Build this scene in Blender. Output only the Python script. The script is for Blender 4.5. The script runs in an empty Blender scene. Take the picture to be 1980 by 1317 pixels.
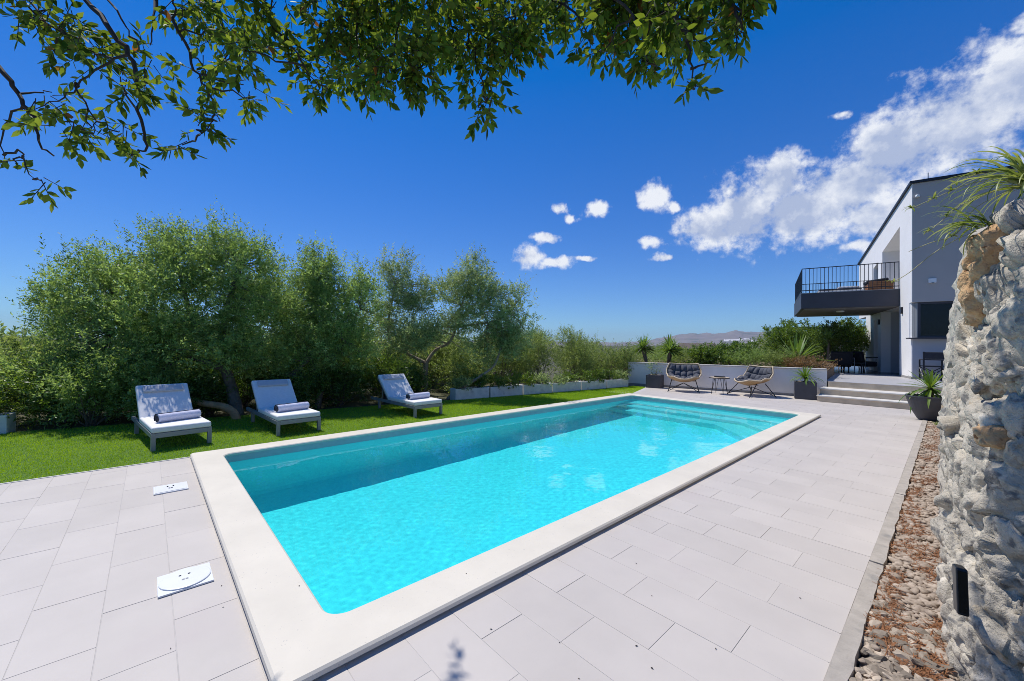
import bpy, bmesh, math, random
import numpy as np
from mathutils import Vector, Matrix, noise

S = bpy.context.scene
COL = S.collection
R = math.radians
random.seed(7)
RNG = np.random.default_rng(11)

# ------------------------------------------------------------------ camera
CAM_H = 1.5
yaw, pitch, roll = R(47.676), R(0.543), R(0.651)
fwd = Vector((-math.sin(yaw) * math.cos(pitch), math.cos(yaw) * math.cos(pitch), math.sin(pitch)))
rgt = Vector((math.cos(yaw), math.sin(yaw), 0))
upv = rgt.cross(fwd)
r2 = math.cos(roll) * rgt + math.sin(roll) * upv
u2 = -math.sin(roll) * rgt + math.cos(roll) * upv
cd = bpy.data.cameras.new('camera')
cam = bpy.data.objects.new('camera', cd)
COL.objects.link(cam)
cam.matrix_world = Matrix(((r2.x, u2.x, -fwd.x, 0), (r2.y, u2.y, -fwd.y, 0), (r2.z, u2.z, -fwd.z, CAM_H), (0, 0, 0, 1)))
cd.sensor_width = 36
cd.lens = 770.34 / 1980 * 36
cd.clip_start = 0.05
cd.clip_end = 30000
S.camera = cam

# ------------------------------------------------------------------ sun and sky
SUN_EL, SUN_AZ = R(61), R(188)            # azimuth counter-clockwise from +X: sun stands over the trees
sdir = Vector((math.cos(SUN_EL) * math.cos(SUN_AZ), math.cos(SUN_EL) * math.sin(SUN_AZ), math.sin(SUN_EL)))
sl = bpy.data.lights.new('sun', 'SUN')
sl.energy = 4.4
sl.angle = R(0.5)
sl.color = (1.0, 0.965, 0.91)
sl.cycles.is_caustics_light = True
sun = bpy.data.objects.new('sun', sl)
sun.rotation_euler = sdir.to_track_quat('Z', 'Y').to_euler()
sun.location = sdir * 40
COL.objects.link(sun)

W = bpy.data.worlds.new('World')
S.world = W
W.use_nodes = True
nt = W.node_tree
nt.nodes.clear()


def N(tree, kind, **kw):
    n = tree.nodes.new(kind)
    for k, v in kw.items():
        setattr(n, k, v)
    return n


def L(tree, a, b):
    tree.links.new(a, b)


def math_node(tree, op, a, b=None, c=None, clamp=False):
    n = N(tree, 'ShaderNodeMath', operation=op)
    n.use_clamp = clamp
    for i, x in enumerate((a, b, c)):
        if x is None:
            continue
        if isinstance(x, (int, float)):
            n.inputs[i].default_value = x
        else:
            L(tree, x, n.inputs[i])
    return n.outputs[0]


sky = N(nt, 'ShaderNodeTexSky', sky_type='NISHITA', sun_disc=False)
sky.sun_elevation = SUN_EL
sky.sun_rotation = math.atan2(sdir.x, sdir.y) % (2 * math.pi)
sky.altitude = 60
sky.air_density = 1.0
sky.dust_density = 0.0
sky.ozone_density = 4.0
hs = N(nt, 'ShaderNodeHueSaturation')
hs.inputs['Hue'].default_value = 0.508
hs.inputs['Saturation'].default_value = 1.4
hs.inputs['Value'].default_value = 1.1
L(nt, sky.outputs[0], hs.inputs['Color'])
sp = N(nt, 'ShaderNodeSeparateColor')
L(nt, hs.outputs[0], sp.inputs[0])
cb = N(nt, 'ShaderNodeCombineColor')
for i_c, (gain, powr) in enumerate(((.40, .63), (.685, .75), (.99, .72))):   # clear dry air: deep blue that pales only gently to the horizon
    cc0 = math_node(nt, 'POWER', math_node(nt, 'MULTIPLY', sp.outputs[i_c], .1), powr)
    L(nt, math_node(nt, 'MULTIPLY', cc0, gain * 10), cb.inputs[i_c])
tc = N(nt, 'ShaderNodeTexCoord')
D = tc.outputs['Generated']
sep = N(nt, 'ShaderNodeSeparateXYZ')
L(nt, D, sep.inputs[0])
az = math_node(nt, 'MULTIPLY', math_node(nt, 'ARCTAN2', sep.outputs[1], sep.outputs[0]), 180 / math.pi)
el = math_node(nt, 'MULTIPLY', math_node(nt, 'ARCSINE', sep.outputs[2]), 180 / math.pi)
cmb = N(nt, 'ShaderNodeCombineXYZ')
L(nt, az, cmb.inputs[0])
L(nt, el, cmb.inputs[1])


def fbm(vec, scale, detail=8, rough=0.6):
    n = N(nt, 'ShaderNodeTexNoise')
    n.inputs['Scale'].default_value = scale
    n.inputs['Detail'].default_value = detail
    n.inputs['Roughness'].default_value = rough
    L(nt, vec, n.inputs['Vector'])
    return n


warp = fbm(D, 16, 4, 0.55)
wv = N(nt, 'ShaderNodeVectorMath', operation='MULTIPLY_ADD')
L(nt, warp.outputs['Color'], wv.inputs[0])
wv.inputs[1].default_value = (4.2, 2.6, 0)
L(nt, cmb.outputs[0], wv.inputs[2])
wv2 = N(nt, 'ShaderNodeVectorMath', operation='SUBTRACT')
L(nt, wv.outputs[0], wv2.inputs[0])
wv2.inputs[1].default_value = (2.1, 1.3, 0)
# cumulus low over the hills: direction (azimuth, elevation) and angular half-size in degrees
CLOUDS = [(130.8, 19.0, 1.2, .9), (129, 17.8, 1.4, .8), (125.4, 18.5, 2.0, 1.1), (118.2, 19.7, 2.3, 1.9), (115.8, 18.2, .8, .6),
          (132.8, 14.9, 2.0, .9), (135.4, 12.5, 2.6, 1.7), (131.5, 11.6, 3.0, 1.0), (126.8, 12.1, 1.3, .45),
          (118.8, 13.9, 2.0, .9), (116.8, 12.1, 1.4, .55), (111.0, 15.2, 4.2, 2.7), (107.3, 16.3, 4.8, 4.6), (104.5, 19.2, 4.0, 3.4),
          (101.5, 15.2, 6, 3.6), (97.3, 17.2, 6, 4.2), (93.7, 20.0, 4.6, 3.8), (89.5, 21.0, 5.5, 4.4), (86, 22.6, 4.0, 3.6), (94.5, 13.6, 4, 2.4),
          (96.5, 10.7, 1.6, .7), (84.5, 27.0, 2.0, 1.3), (98.5, 24.5, 1.0, .5), (80, 20, 7, 5), (73, 22, 7, 5),
          (60, 14, 6, 3), (46, 17, 5, 3), (20, 12, 6, 2.5), (-20, 16, 7, 3), (-70, 13, 6, 3), (-110, 18, 5, 2.5)]
field = bigf = None
for (a, e, ra, re) in CLOUDS:
    ra, re = (ra * .92, re * .9) if ra < 3.2 else (ra, re)
    m = N(nt, 'ShaderNodeVectorMath', operation='MULTIPLY_ADD')
    L(nt, wv2.outputs[0], m.inputs[0])
    m.inputs[1].default_value = (1 / ra, 1 / re, 0)
    m.inputs[2].default_value = (-a / ra, -e / re, 0)
    ln = N(nt, 'ShaderNodeVectorMath', operation='LENGTH')
    L(nt, m.outputs[0], ln.inputs[0])
    v = math_node(nt, 'SUBTRACT', 1.0, ln.outputs['Value'])
    field = v if field is None else math_node(nt, 'SMOOTH_MAX', field, v, 0.15)
    if ra > 3.3:
        bigf = v if bigf is None else math_node(nt, 'MAXIMUM', bigf, v)
f1 = fbm(D, 15, 12, 0.57)
# the same noise a little nearer the sun tells which side of a billow is lit
off = N(nt, 'ShaderNodeVectorMath', operation='ADD')
L(nt, D, off.inputs[0])
off.inputs[1].default_value = tuple(sdir * 0.035)
f2 = fbm(off.outputs[0], 15, 7, 0.55)
f3 = fbm(D, 8, 6, 0.5)
fh = fbm(D, 52, 8, 0.62)
dens = math_node(nt, 'ADD', math_node(nt, 'ADD', field, math_node(nt, 'MULTIPLY', math_node(nt, 'SUBTRACT', f1.outputs['Fac'], 0.41), 2.1)), math_node(nt, 'MULTIPLY', math_node(nt, 'SUBTRACT', fh.outputs['Fac'], 0.47), 1.5))
mr = N(nt, 'ShaderNodeMapRange', interpolation_type='SMOOTHSTEP')
L(nt, dens, mr.inputs[0])
mr.inputs[1].default_value = 0.0
mr.inputs[2].default_value = 0.85
mask = mr.outputs[0]
lit = math_node(nt, 'ADD', math_node(nt, 'MULTIPLY', math_node(nt, 'SUBTRACT', f1.outputs['Fac'], f2.outputs['Fac']), 3.0), math_node(nt, 'MULTIPLY', math_node(nt, 'SUBTRACT', fh.outputs['Fac'], 0.5), 0.9))
deep = N(nt, 'ShaderNodeMapRange', interpolation_type='SMOOTHSTEP')
L(nt, bigf, deep.inputs[0])
deep.inputs[1].default_value = 0.1
deep.inputs[2].default_value = 0.6
shade = math_node(nt, 'MULTIPLY', deep.outputs[0], math_node(nt, 'MULTIPLY', f3.outputs['Fac'], 1.5))
br = math_node(nt, 'SUBTRACT', math_node(nt, 'ADD', 0.93, lit), shade, clamp=True)
cm = N(nt, 'ShaderNodeMix', data_type='RGBA')
L(nt, br, cm.inputs['Factor'])
cm.inputs['A'].default_value = (4.4, 5.2, 7.2, 1)
cm.inputs['B'].default_value = (8.9, 9.2, 9.8, 1)
fin = N(nt, 'ShaderNodeMix', data_type='RGBA')
L(nt, math_node(nt, 'MULTIPLY', mask, 0.97), fin.inputs['Factor'])
L(nt, cb.outputs[0], fin.inputs['A'])
L(nt, cm.outputs['Result'], fin.inputs['B'])
bg = N(nt, 'ShaderNodeBackground')
bg.inputs[1].default_value = 0.1
L(nt, fin.outputs['Result'], bg.inputs[0])
wo = N(nt, 'ShaderNodeOutputWorld')
L(nt, bg.outputs[0], wo.inputs[0])

vs = S.view_settings
vs.view_transform = 'Standard'
vs.look = 'None'
vs.exposure = 0.0
vs.gamma = 1.0
vs.use_curve_mapping = False
S.cycles.max_bounces = 10
S.cycles.denoising_prefilter = 'NONE'
S.cycles.filter_width = 0.9
S.cycles.transparent_max_bounces = 16


# ------------------------------------------------------------------ material helpers
MATS = {}


def mat(name, col, rough=0.6, vor=None, var=0.12, scale=5.0, col2=None, bump=None, metal=0.0, spec=0.5, rand=0.0, spots=None, detail=6):
    if name in MATS:
        return MATS[name]
    m = bpy.data.materials.new(name)
    m.use_nodes = True
    t = m.node_tree
    b = t.nodes['Principled BSDF']
    b.inputs['Roughness'].default_value = rough
    b.inputs['Metallic'].default_value = metal
    b.inputs['Specular IOR Level'].default_value = spec
    geo = N(t, 'ShaderNodeNewGeometry')
    nz = N(t, 'ShaderNodeTexNoise')
    nz.inputs['Scale'].default_value = scale
    nz.inputs['Detail'].default_value = detail
    nz.inputs['Roughness'].default_value = 0.6
    L(t, geo.outputs['Position'], nz.inputs['Vector'])
    rp = N(t, 'ShaderNodeMapRange')
    L(t, nz.outputs['Fac'], rp.inputs[0])
    rp.inputs[1].default_value = 0.3
    rp.inputs[2].default_value = 0.7
    mx = N(t, 'ShaderNodeMix', data_type='RGBA')
    L(t, rp.outputs[0], mx.inputs['Factor'])
    c2 = col2 if col2 else tuple(min(1, c * (1 + var)) for c in col)
    c1 = col if col2 else tuple(c * (1 - var) for c in col)
    mx.inputs['A'].default_value = (*c1, 1)
    mx.inputs['B'].default_value = (*c2, 1)
    out = mx.outputs['Result']
    if spots:                                   # (colour, scale, threshold, softness)
        for (sc_, ss, th, so) in spots:
            n2 = N(t, 'ShaderNodeTexNoise')
            n2.inputs['Scale'].default_value = ss
            n2.inputs['Detail'].default_value = 5
            L(t, geo.outputs['Position'], n2.inputs['Vector'])
            r3 = N(t, 'ShaderNodeMapRange')
            L(t, n2.outputs['Fac'], r3.inputs[0])
            r3.inputs[1].default_value = th
            r3.inputs[2].default_value = th + so
            m3 = N(t, 'ShaderNodeMix', data_type='RGBA')
            L(t, r3.outputs[0], m3.inputs['Factor'])
            L(t, out, m3.inputs['A'])
            m3.inputs['B'].default_value = (*sc_, 1)
            out = m3.outputs['Result']
    if rand:
        oi = N(t, 'ShaderNodeObjectInfo')
        rr = N(t, 'ShaderNodeMapRange')
        L(t, oi.outputs['Random'], rr.inputs[0])
        rr.inputs[3].default_value = 1 - rand
        rr.inputs[4].default_value = 1 + rand
        mm = N(t, 'ShaderNodeVectorMath', operation='SCALE')
        L(t, out, mm.inputs[0])
        L(t, rr.outputs[0], mm.inputs['Scale'])
        out = mm.outputs[0]
    L(t, out, b.inputs['Base Color'])
    if bump:
        bs, st, dist = bump
        n4 = N(t, 'ShaderNodeTexNoise')
        n4.inputs['Scale'].default_value = bs
        n4.inputs['Detail'].default_value = 8
        L(t, geo.outputs['Position'], n4.inputs['Vector'])
        bp = N(t, 'ShaderNodeBump')
        bp.inputs['Strength'].default_value = st
        bp.inputs['Distance'].default_value = dist
        L(t, n4.outputs['Fac'], bp.inputs['Height'])
        nout = bp.outputs[0]
        if vor:                                 # chipped, angular fracture relief on top
            for (vs_, st2, ds2) in vor:
                vt = N(t, 'ShaderNodeTexVoronoi', feature='F1')
                vt.inputs['Scale'].default_value = vs_
                vt.inputs['Detail'].default_value = 2
                wv_ = N(t, 'ShaderNodeVectorMath', operation='MULTIPLY_ADD')
                L(t, n4.outputs['Color'], wv_.inputs[0])
                wv_.inputs[1].default_value = (.06, .06, .06)
                L(t, geo.outputs['Position'], wv_.inputs[2])
                L(t, wv_.outputs[0], vt.inputs['Vector'])
                b2 = N(t, 'ShaderNodeBump')
                b2.inputs['Strength'].default_value = st2
                b2.inputs['Distance'].default_value = ds2
                L(t, vt.outputs['Distance'], b2.inputs['Height'])
                L(t, nout, b2.inputs['Normal'])
                nout = b2.outputs[0]
        L(t, nout, b.inputs['Normal'])
    MATS[name] = m
    return m


def leaf_mat(name, c1, c2, c3=None, trans=0.35, rough=0.45, spec=0.4, rand_obj=False):
    """foliage: colour differs leaf by leaf (attribute tint), thin enough to let light through"""
    m = bpy.data.materials.new(name)
    m.use_nodes = True
    t = m.node_tree
    b = t.nodes['Principled BSDF']
    b.inputs['Roughness'].default_value = rough
    b.inputs['Specular IOR Level'].default_value = spec
    if rand_obj:
        src = N(t, 'ShaderNodeObjectInfo').outputs['Random']
    else:
        at = N(t, 'ShaderNodeAttribute')
        at.attribute_name = 'tint'
        src = at.outputs['Fac']
    cr = N(t, 'ShaderNodeValToRGB')
    cr.color_ramp.elements[0].color = (*c1, 1)
    cr.color_ramp.elements[1].color = (*c2, 1)
    if c3:
        cr.color_ramp.elements[1].position = 0.975
        e = cr.color_ramp.elements.new(0.99)
        e.color = (*c3, 1)
    L(t, src, cr.inputs[0])
    L(t, cr.outputs[0], b.inputs['Base Color'])
    tr = N(t, 'ShaderNodeBsdfTranslucent')
    hsv = N(t, 'ShaderNodeHueSaturation')
    hsv.inputs['Hue'].default_value = 0.485
    hsv.inputs['Saturation'].default_value = 1.15
    hsv.inputs['Value'].default_value = 1.95
    L(t, cr.outputs[0], hsv.inputs['Color'])
    L(t, hsv.outputs[0], tr.inputs[0])
    ms = N(t, 'ShaderNodeMixShader')
    ms.inputs[0].default_value = trans
    L(t, b.outputs[0], ms.inputs[1])
    L(t, tr.outputs[0], ms.inputs[2])
    L(t, ms.outputs[0], t.nodes['Material Output'].inputs[0])
    MATS[name] = m
    return m


# ------------------------------------------------------------------ object helpers
def put(o, parent=None):
    COL.objects.link(o)
    if parent is not None:
        o.parent = parent
    return o


def tag(o, label=None, cat=None, group=None, kind=None):
    for k, v in (('label', label), ('category', cat), ('group', group), ('kind', kind)):
        if v:
            o[k] = v
    return o


def thing(name, label, cat, loc=(0, 0, 0), rz=0.0, group=None):
    o = bpy.data.objects.new(name, None)
    o.empty_display_size = 0.1
    o.location = loc
    o.rotation_euler = (0, 0, rz)
    put(o)
    return tag(o, label, cat, group)


def copy_tree(o, parent=None):
    c = o.copy()
    put(c, parent)
    for ch in list(o.children):
        copy_tree(ch, c)
    return c


def np_mesh(name, V, F, m, parent=None, smooth=False, tint=None, off=None):
    V = np.asarray(V, dtype=np.float32)
    F = np.asarray(F, dtype=np.int32)
    if off is not None:
        V = V - np.asarray(off, dtype=np.float32)
    k = F.shape[1]
    me = bpy.data.meshes.new(name)
    me.vertices.add(len(V))
    me.vertices.foreach_set('co', V.ravel())
    me.loops.add(F.size)
    me.loops.foreach_set('vertex_index', F.ravel())
    me.polygons.add(len(F))
    me.polygons.foreach_set('loop_start', np.arange(0, F.size, k, dtype=np.int32))
    if smooth:
        me.polygons.foreach_set('use_smooth', np.ones(len(F), dtype=bool))
    me.update(calc_edges=True)
    if tint is not None:
        a = me.attributes.new('tint', 'FLOAT', 'POINT')
        a.data.foreach_set('value', np.asarray(tint, dtype=np.float32))
    me.materials.append(m)
    return put(bpy.data.objects.new(name, me), parent)


class MB:
    """collects shapes and links them as one mesh object"""

    def __init__(s):
        s.v, s.f = [], []

    def add(s, vs_, fs_):
        b = len(s.v)
        s.v += [tuple(x) for x in vs_]
        s.f += [tuple(i + b for i in f) for f in fs_]
        return s

    def box(s, x0, x1, y0, y1, z0, z1, mtx=None):
        vs_ = [Vector(p) for p in ((x0, y0, z0), (x1, y0, z0), (x1, y1, z0), (x0, y1, z0), (x0, y0, z1), (x1, y0, z1), (x1, y1, z1), (x0, y1, z1))]
        if mtx is not None:
            vs_ = [mtx @ p for p in vs_]
        return s.add(vs_, [(0, 3, 2, 1), (4, 5, 6, 7), (0, 1, 5, 4), (1, 2, 6, 5), (2, 3, 7, 6), (3, 0, 4, 7)])

    def prism(s, poly, z0, z1):
        n = len(poly)
        vs_ = [(p[0], p[1], z0) for p in poly] + [(p[0], p[1], z1) for p in poly]
        return s.add(vs_, [tuple(range(n))[::-1], tuple(range(n, 2 * n))] + [(i, (i + 1) % n, n + (i + 1) % n, n + i) for i in range(n)])

    def tube(s, path, r, n=8, caps=True):
        path = [Vector(p) for p in path]
        rs = r if isinstance(r, (list, tuple)) else [r] * len(path)
        base = len(s.v)
        ref = None
        for i, p in enumerate(path):
            d = (path[min(i + 1, len(path) - 1)] - path[max(i - 1, 0)])
            if d.length < 1e-9:
                d = Vector((0, 0, 1))
            d.normalize()
            if ref is None:
                ref = Vector((0, 0, 1)) if abs(d.z) < 0.9 else Vector((1, 0, 0))
            u = (ref - d * ref.dot(d))
            if u.length < 1e-6:
                u = d.orthogonal()
            u.normalize()
            ref = u
            w = d.cross(u)
            for k in range(n):
                a = 2 * math.pi * k / n
                s.v.append(tuple(p + (u * math.cos(a) + w * math.sin(a)) * rs[i]))
        for i in range(len(path) - 1):
            for k in range(n):
                a, b = base + i * n + k, base + i * n + (k + 1) % n
                s.f.append((a, b, b + n, a + n))
        if caps:
            s.f.append(tuple(base + k for k in range(n))[::-1])
            e = base + (len(path) - 1) * n
            s.f.append(tuple(e + k for k in range(n)))
        return s

    def lathe(s, prof, n=24, c=(0, 0, 0), power=2.0, sx=1, sy=1):
        base = len(s.v)
        for (r, z) in prof:
            for k in range(n):
                a = 2 * math.pi * k / n
                ca, sa = math.cos(a), math.sin(a)
                if power != 2.0:
                    ca = math.copysign(abs(ca) ** (2 / power), ca)
                    sa = math.copysign(abs(sa) ** (2 / power), sa)
                s.v.append((c[0] + r * ca * sx, c[1] + r * sa * sy, c[2] + z))
        for i in range(len(prof) - 1):
            for k in range(n):
                a, b = base + i * n + k, base + i * n + (k + 1) % n
                s.f.append((a, b, b + n, a + n))
        s.f.append(tuple(base + k for k in range(n))[::-1])
        e = base + (len(prof) - 1) * n
        s.f.append(tuple(e + k for k in range(n)))
        return s

    def build(s, name, m, parent=None, smooth=False, bevel=0.0, seg=2, off=None, sub=0):
        me = bpy.data.meshes.new(name)
        v = s.v if off is None else [(p[0] - off[0], p[1] - off[1], p[2] - off[2]) for p in s.v]
        me.from_pydata(v, [], s.f)
        bm = bmesh.new()
        bm.from_mesh(me)
        bmesh.ops.recalc_face_normals(bm, faces=bm.faces)
        bm.to_mesh(me)
        bm.free()
        if smooth:
            me.polygons.foreach_set('use_smooth', [True] * len(me.polygons))
        me.materials.append(m)
        o = put(bpy.data.objects.new(name, me), parent)
        if bevel:
            b = o.modifiers.new('bevel', 'BEVEL')
            b.width = bevel
            b.segments = seg
            b.limit_method = 'ANGLE'
            b.angle_limit = R(40)
        if sub:
            b = o.modifiers.new('sub', 'SUBSURF')
            b.levels = b.render_levels = sub
        return o


def unit(a):
    return a / np.maximum(np.linalg.norm(a, axis=-1, keepdims=True), 1e-9)


# ------------------------------------------------------------------ materials
M_tile = mat('pale_grey_tile', (.54, .485, .428), rough=.55, var=.06, scale=1.6, rand=.035, bump=(90, .08, .002),
             spots=[((.53, .455, .42), .9, .60, .25)])
M_grout = mat('grout', (.50, .47, .435), rough=.9)
M_coping = mat('white_stone_coping', (.69, .625, .51), rough=.6, var=.06, scale=2.2, bump=(160, .12, .003),
               spots=[((.62, .53, .36), 1.7, .66, .2), ((.5, .46, .40), 70, .68, .05)])
M_liner = mat('pool_liner', (.50, .93, .94), rough=.5, var=.05, scale=30, spec=.2)
M_stepl = mat('pool_step_liner', (.82, .95, .95), rough=.5, var=.05, scale=20, spec=.2)
M_band = mat('grey_waterline_liner', (.36, .43, .44), rough=.45, var=.06, scale=14)
M_white = mat('white_plastic', (.78, .78, .77), rough=.4, var=.03)
M_conc = mat('white_concrete', (.72, .69, .63), rough=.85, var=.12, scale=7, bump=(40, .25, .006), spots=[((.38, .36, .32), 5, .62, .2)])
M_kerb = mat('worn_kerb_concrete', (.40, .355, .30), rough=.9, var=.15, scale=9, bump=(50, .5, .008), spots=[((.27, .25, .22), 7, .6, .15)])
M_riser = mat('step_concrete', (.54, .45, .33), rough=.85, var=.18, scale=4, bump=(60, .3, .004))
M_nosing = mat('step_nosing', (.66, .62, .55), rough=.7, var=.05)
M_terr = mat('terrace_tile', (.44, .425, .42), rough=.5, var=.06, scale=3)
M_dfloor = mat('dark_loggia_tile', (.055, .06, .075), rough=.25, var=.1)
M_soil = mat('dry_soil', (.13, .095, .06), rough=.95, var=.3, scale=4, bump=(20, .6, .03))
M_ground = mat('scrub_ground', (.055, .06, .025), rough=.95, col2=(.10, .09, .045), scale=.35)
M_lawn = mat('turf_base', (.08, .16, .015), rough=.95, var=.3, scale=14)
M_wallg = mat('grey_garden_wall', (.80, .78, .75), rough=.85, var=.04, scale=3, bump=(140, .15, .003))
M_cap = mat('wall_cap_stone', (.60, .56, .50), rough=.7, var=.08)
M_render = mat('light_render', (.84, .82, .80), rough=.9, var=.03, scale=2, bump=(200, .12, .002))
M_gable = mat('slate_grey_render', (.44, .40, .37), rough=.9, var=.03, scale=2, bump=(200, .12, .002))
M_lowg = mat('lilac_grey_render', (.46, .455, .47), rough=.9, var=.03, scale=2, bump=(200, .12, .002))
M_char = mat('charcoal_cladding', (.045, .043, .052), rough=.5, var=.1, scale=3)
M_soffit = mat('soffit_grey', (.20, .19, .19), rough=.8)
M_dmetal = mat('dark_metal', (.03, .03, .035), rough=.4, metal=.6, var=.1)
M_black = mat('black_fabric', (.022, .024, .032), rough=.85, var=.25, scale=20)
M_alu = mat('grey_aluminium', (.27, .275, .28), rough=.45, metal=.25, var=.05)
M_sling = mat('pale_grey_fabric', (.80, .78, .75), rough=.9, var=.05, scale=25, bump=(350, .2, .002))
M_pillow = mat('headrest_fabric', (.50, .50, .52), rough=.9, var=.05, scale=25, bump=(350, .2, .002))
M_towel = mat('lavender_towel', (.66, .65, .76), rough=1, var=.08, scale=60, bump=(400, .6, .004))
M_toweld = mat('charcoal_towel', (.045, .045, .06), rough=1, var=.3, scale=60, bump=(400, .6, .004))
M_anth = mat('anthracite_planter', (.05, .052, .064), rough=.55, var=.12, scale=8)
M_rattan = mat('rattan_weave', (.42, .26, .12), rough=.6, var=.35, scale=45, bump=(60, .8, .01))
M_rim = mat('pale_cane', (.56, .44, .29), rough=.5, var=.15, scale=20)
M_cush = mat('charcoal_cushion', (.085, .087, .10), rough=.9, var=.15, scale=18)
M_wood = mat('brown_wood', (.30, .13, .05), rough=.55, var=.25, scale=9)
M_bark = mat('olive_bark', (.16, .13, .10), rough=.95, var=.35, scale=9, bump=(18, .9, .03))
M_barkp = mat('pale_bark', (.30, .235, .17), rough=.95, var=.3, scale=9, bump=(22, .8, .02))
M_orange = mat('peeled_wood', (.55, .30, .15), rough=.8, var=.3, scale=8, bump=(20, .7, .02))
M_twig = mat('dark_twig', (.045, .035, .028), rough=.9, var=.3, scale=20)
M_rock = mat('pale_karst_limestone', (.33, .295, .24), rough=.95, col2=(.66, .585, .465), scale=6, bump=(60, .6, .012), detail=14, vor=[(22, .35, .02), (70, .4, .008)],
             spots=[((.76, .68, .55), 8, .60, .1), ((.19, .18, .165), 15, .57, .08), ((.50, .37, .22), 5.1, .66, .08), ((.15, .145, .14), 6, .64, .07)])
M_rocko = mat('ochre_limestone', (.42, .22, .09), rough=.95, col2=(.60, .42, .24), scale=11, bump=(24, 1.0, .03), detail=10,
              spots=[((.25, .12, .05), 26, .62, .06), ((.66, .56, .42), 9, .63, .08)])
M_mortar = mat('grey_wall_core', (.24, .22, .19), rough=.95, col2=(.60, .54, .45), scale=7, bump=(15, 1.0, .04), detail=10)
M_grav = mat('limestone_chip', (.34, .275, .205), rough=.9, var=.3, scale=14, rand=.5, bump=(60, .4, .005))
M_grav2 = mat('limestone_chip_bulk', (.22, .165, .12), rough=.9, col2=(.52, .42, .32), scale=22, bump=(60, .4, .005))
M_needle = mat('dry_needles', (.27, .115, .045), rough=.9, var=.3, scale=40)
M_roof = mat('old_roof', (.17, .13, .11), rough=.9, var=.2, scale=3)
M_hill = mat('bare_hills', (.16, .125, .10), rough=1, col2=(.24, .20, .16), scale=.004, spots=[((.10, .10, .06), .006, .54, .08)])
M_quarry = mat('quarry_face', (.62, .58, .54), rough=1, var=.1, scale=.02)
M_ped = mat('planting_soil', (.16, .11, .07), rough=.95, var=.3, scale=5, bump=(30, .6, .03))

M_lamp = mat('lamp_glass', (.75, .75, .73), rough=.3, var=.02)

M_olive = leaf_mat('olive_leaf', (.065, .12, .02), (.35, .47, .155), trans=.44, rough=.5)
M_olive2 = leaf_mat('grey_olive_leaf', (.075, .125, .03), (.40, .48, .22), trans=.42, rough=.5)
M_scrub = leaf_mat('scrub_leaf', (.06, .105, .02), (.32, .39, .13), trans=.44)
M_bright = leaf_mat('fresh_leaf', (.06, .11, .015), (.17, .25, .05), trans=.35)
M_darkleaf = leaf_mat('glossy_dark_leaf', (.035, .075, .014), (.15, .23, .05), trans=.4, rough=.35)
M_yucca = leaf_mat('yucca_leaf', (.07, .14, .02), (.20, .30, .07), trans=.25, rough=.4)
M_dry = leaf_mat('dry_leaf', (.17, .10, .035), (.32, .21, .09), trans=.2)
M_oak = leaf_mat('oak_leaf', (.03, .062, .010), (.19, .25, .05), (.24, .12, .04), trans=.42, rough=.6, spec=.15)
M_oako = leaf_mat('oak_leaf_single', (.03, .062, .010), (.19, .25, .05), (.24, .12, .04), trans=.42, rough=.6, spec=.15, rand_obj=True)
M_grass = leaf_mat('turf_blade', (.15, .30, .015), (.38, .53, .06), trans=.35, rough=.6, spec=.2)
M_spider = leaf_mat('strap_leaf', (.10, .15, .025), (.34, .36, .13), trans=.35, rough=.4)

M_water = bpy.data.materials.new('pool_water')
M_water.use_nodes = True
wt = M_water.node_tree
wt.nodes.clear()
w_o = N(wt, 'ShaderNodeOutputMaterial')
w_g = N(wt, 'ShaderNodeBsdfRefraction')
w_g.inputs['IOR'].default_value = 1.33
w_g.inputs['Roughness'].default_value = 0
w_g.inputs['Color'].default_value = (.35, .97, .985, 1)
w_r = N(wt, 'ShaderNodeBsdfGlossy')
w_r.inputs['Roughness'].default_value = 0.0
w_f = N(wt, 'ShaderNodeFresnel')
w_f.inputs['IOR'].default_value = 1.33
w_m = N(wt, 'ShaderNodeMixShader')
L(wt, w_f.outputs[0], w_m.inputs[0])
L(wt, w_g.outputs[0], w_m.inputs[1])
L(wt, w_r.outputs[0], w_m.inputs[2])
L(wt, w_m.outputs[0], w_o.inputs[0])

M_glass = bpy.data.materials.new('dark_window_glass')
M_glass.use_nodes = True
gb = M_glass.node_tree.nodes['Principled BSDF']
gb.inputs['Base Color'].default_value = (.006, .0065, .008, 1)
gb.inputs['Roughness'].default_value = .03
gb.inputs['Specular IOR Level'].default_value = .3

# ================================================================== SETTING
PX0, PX1, PY0, PY1, PC = -6.586, -1.879, 0.412, 10.845, 0.312        # pool coping, outer edges and width
IX0, IX1, IY0, IY1 = PX0 + PC, PX1 - PC, PY0 + PC, PY1 - PC           # inner edge of the coping
HX0, HX1, HY0, HY1 = IX0 - .10, IX1 + .10, IY0 - .10, IY1 + .10       # hole in the ground


def holed(name, x0, x1, y0, y1, z, m, kind='structure'):
    v = [(x0, y0, z), (x1, y0, z), (x1, y1, z), (x0, y1, z), (HX0, HY0, z), (HX1, HY0, z), (HX1, HY1, z), (HX0, HY1, z)]
    b = MB().add(v, [(0, 1, 5, 4), (1, 2, 6, 5), (2, 3, 7, 6), (3, 0, 4, 7)])
    return tag(b.build(name, m), kind=kind)


holed('ground', -7500, 7500, -7500, 7500, -.045, M_ground)

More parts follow.
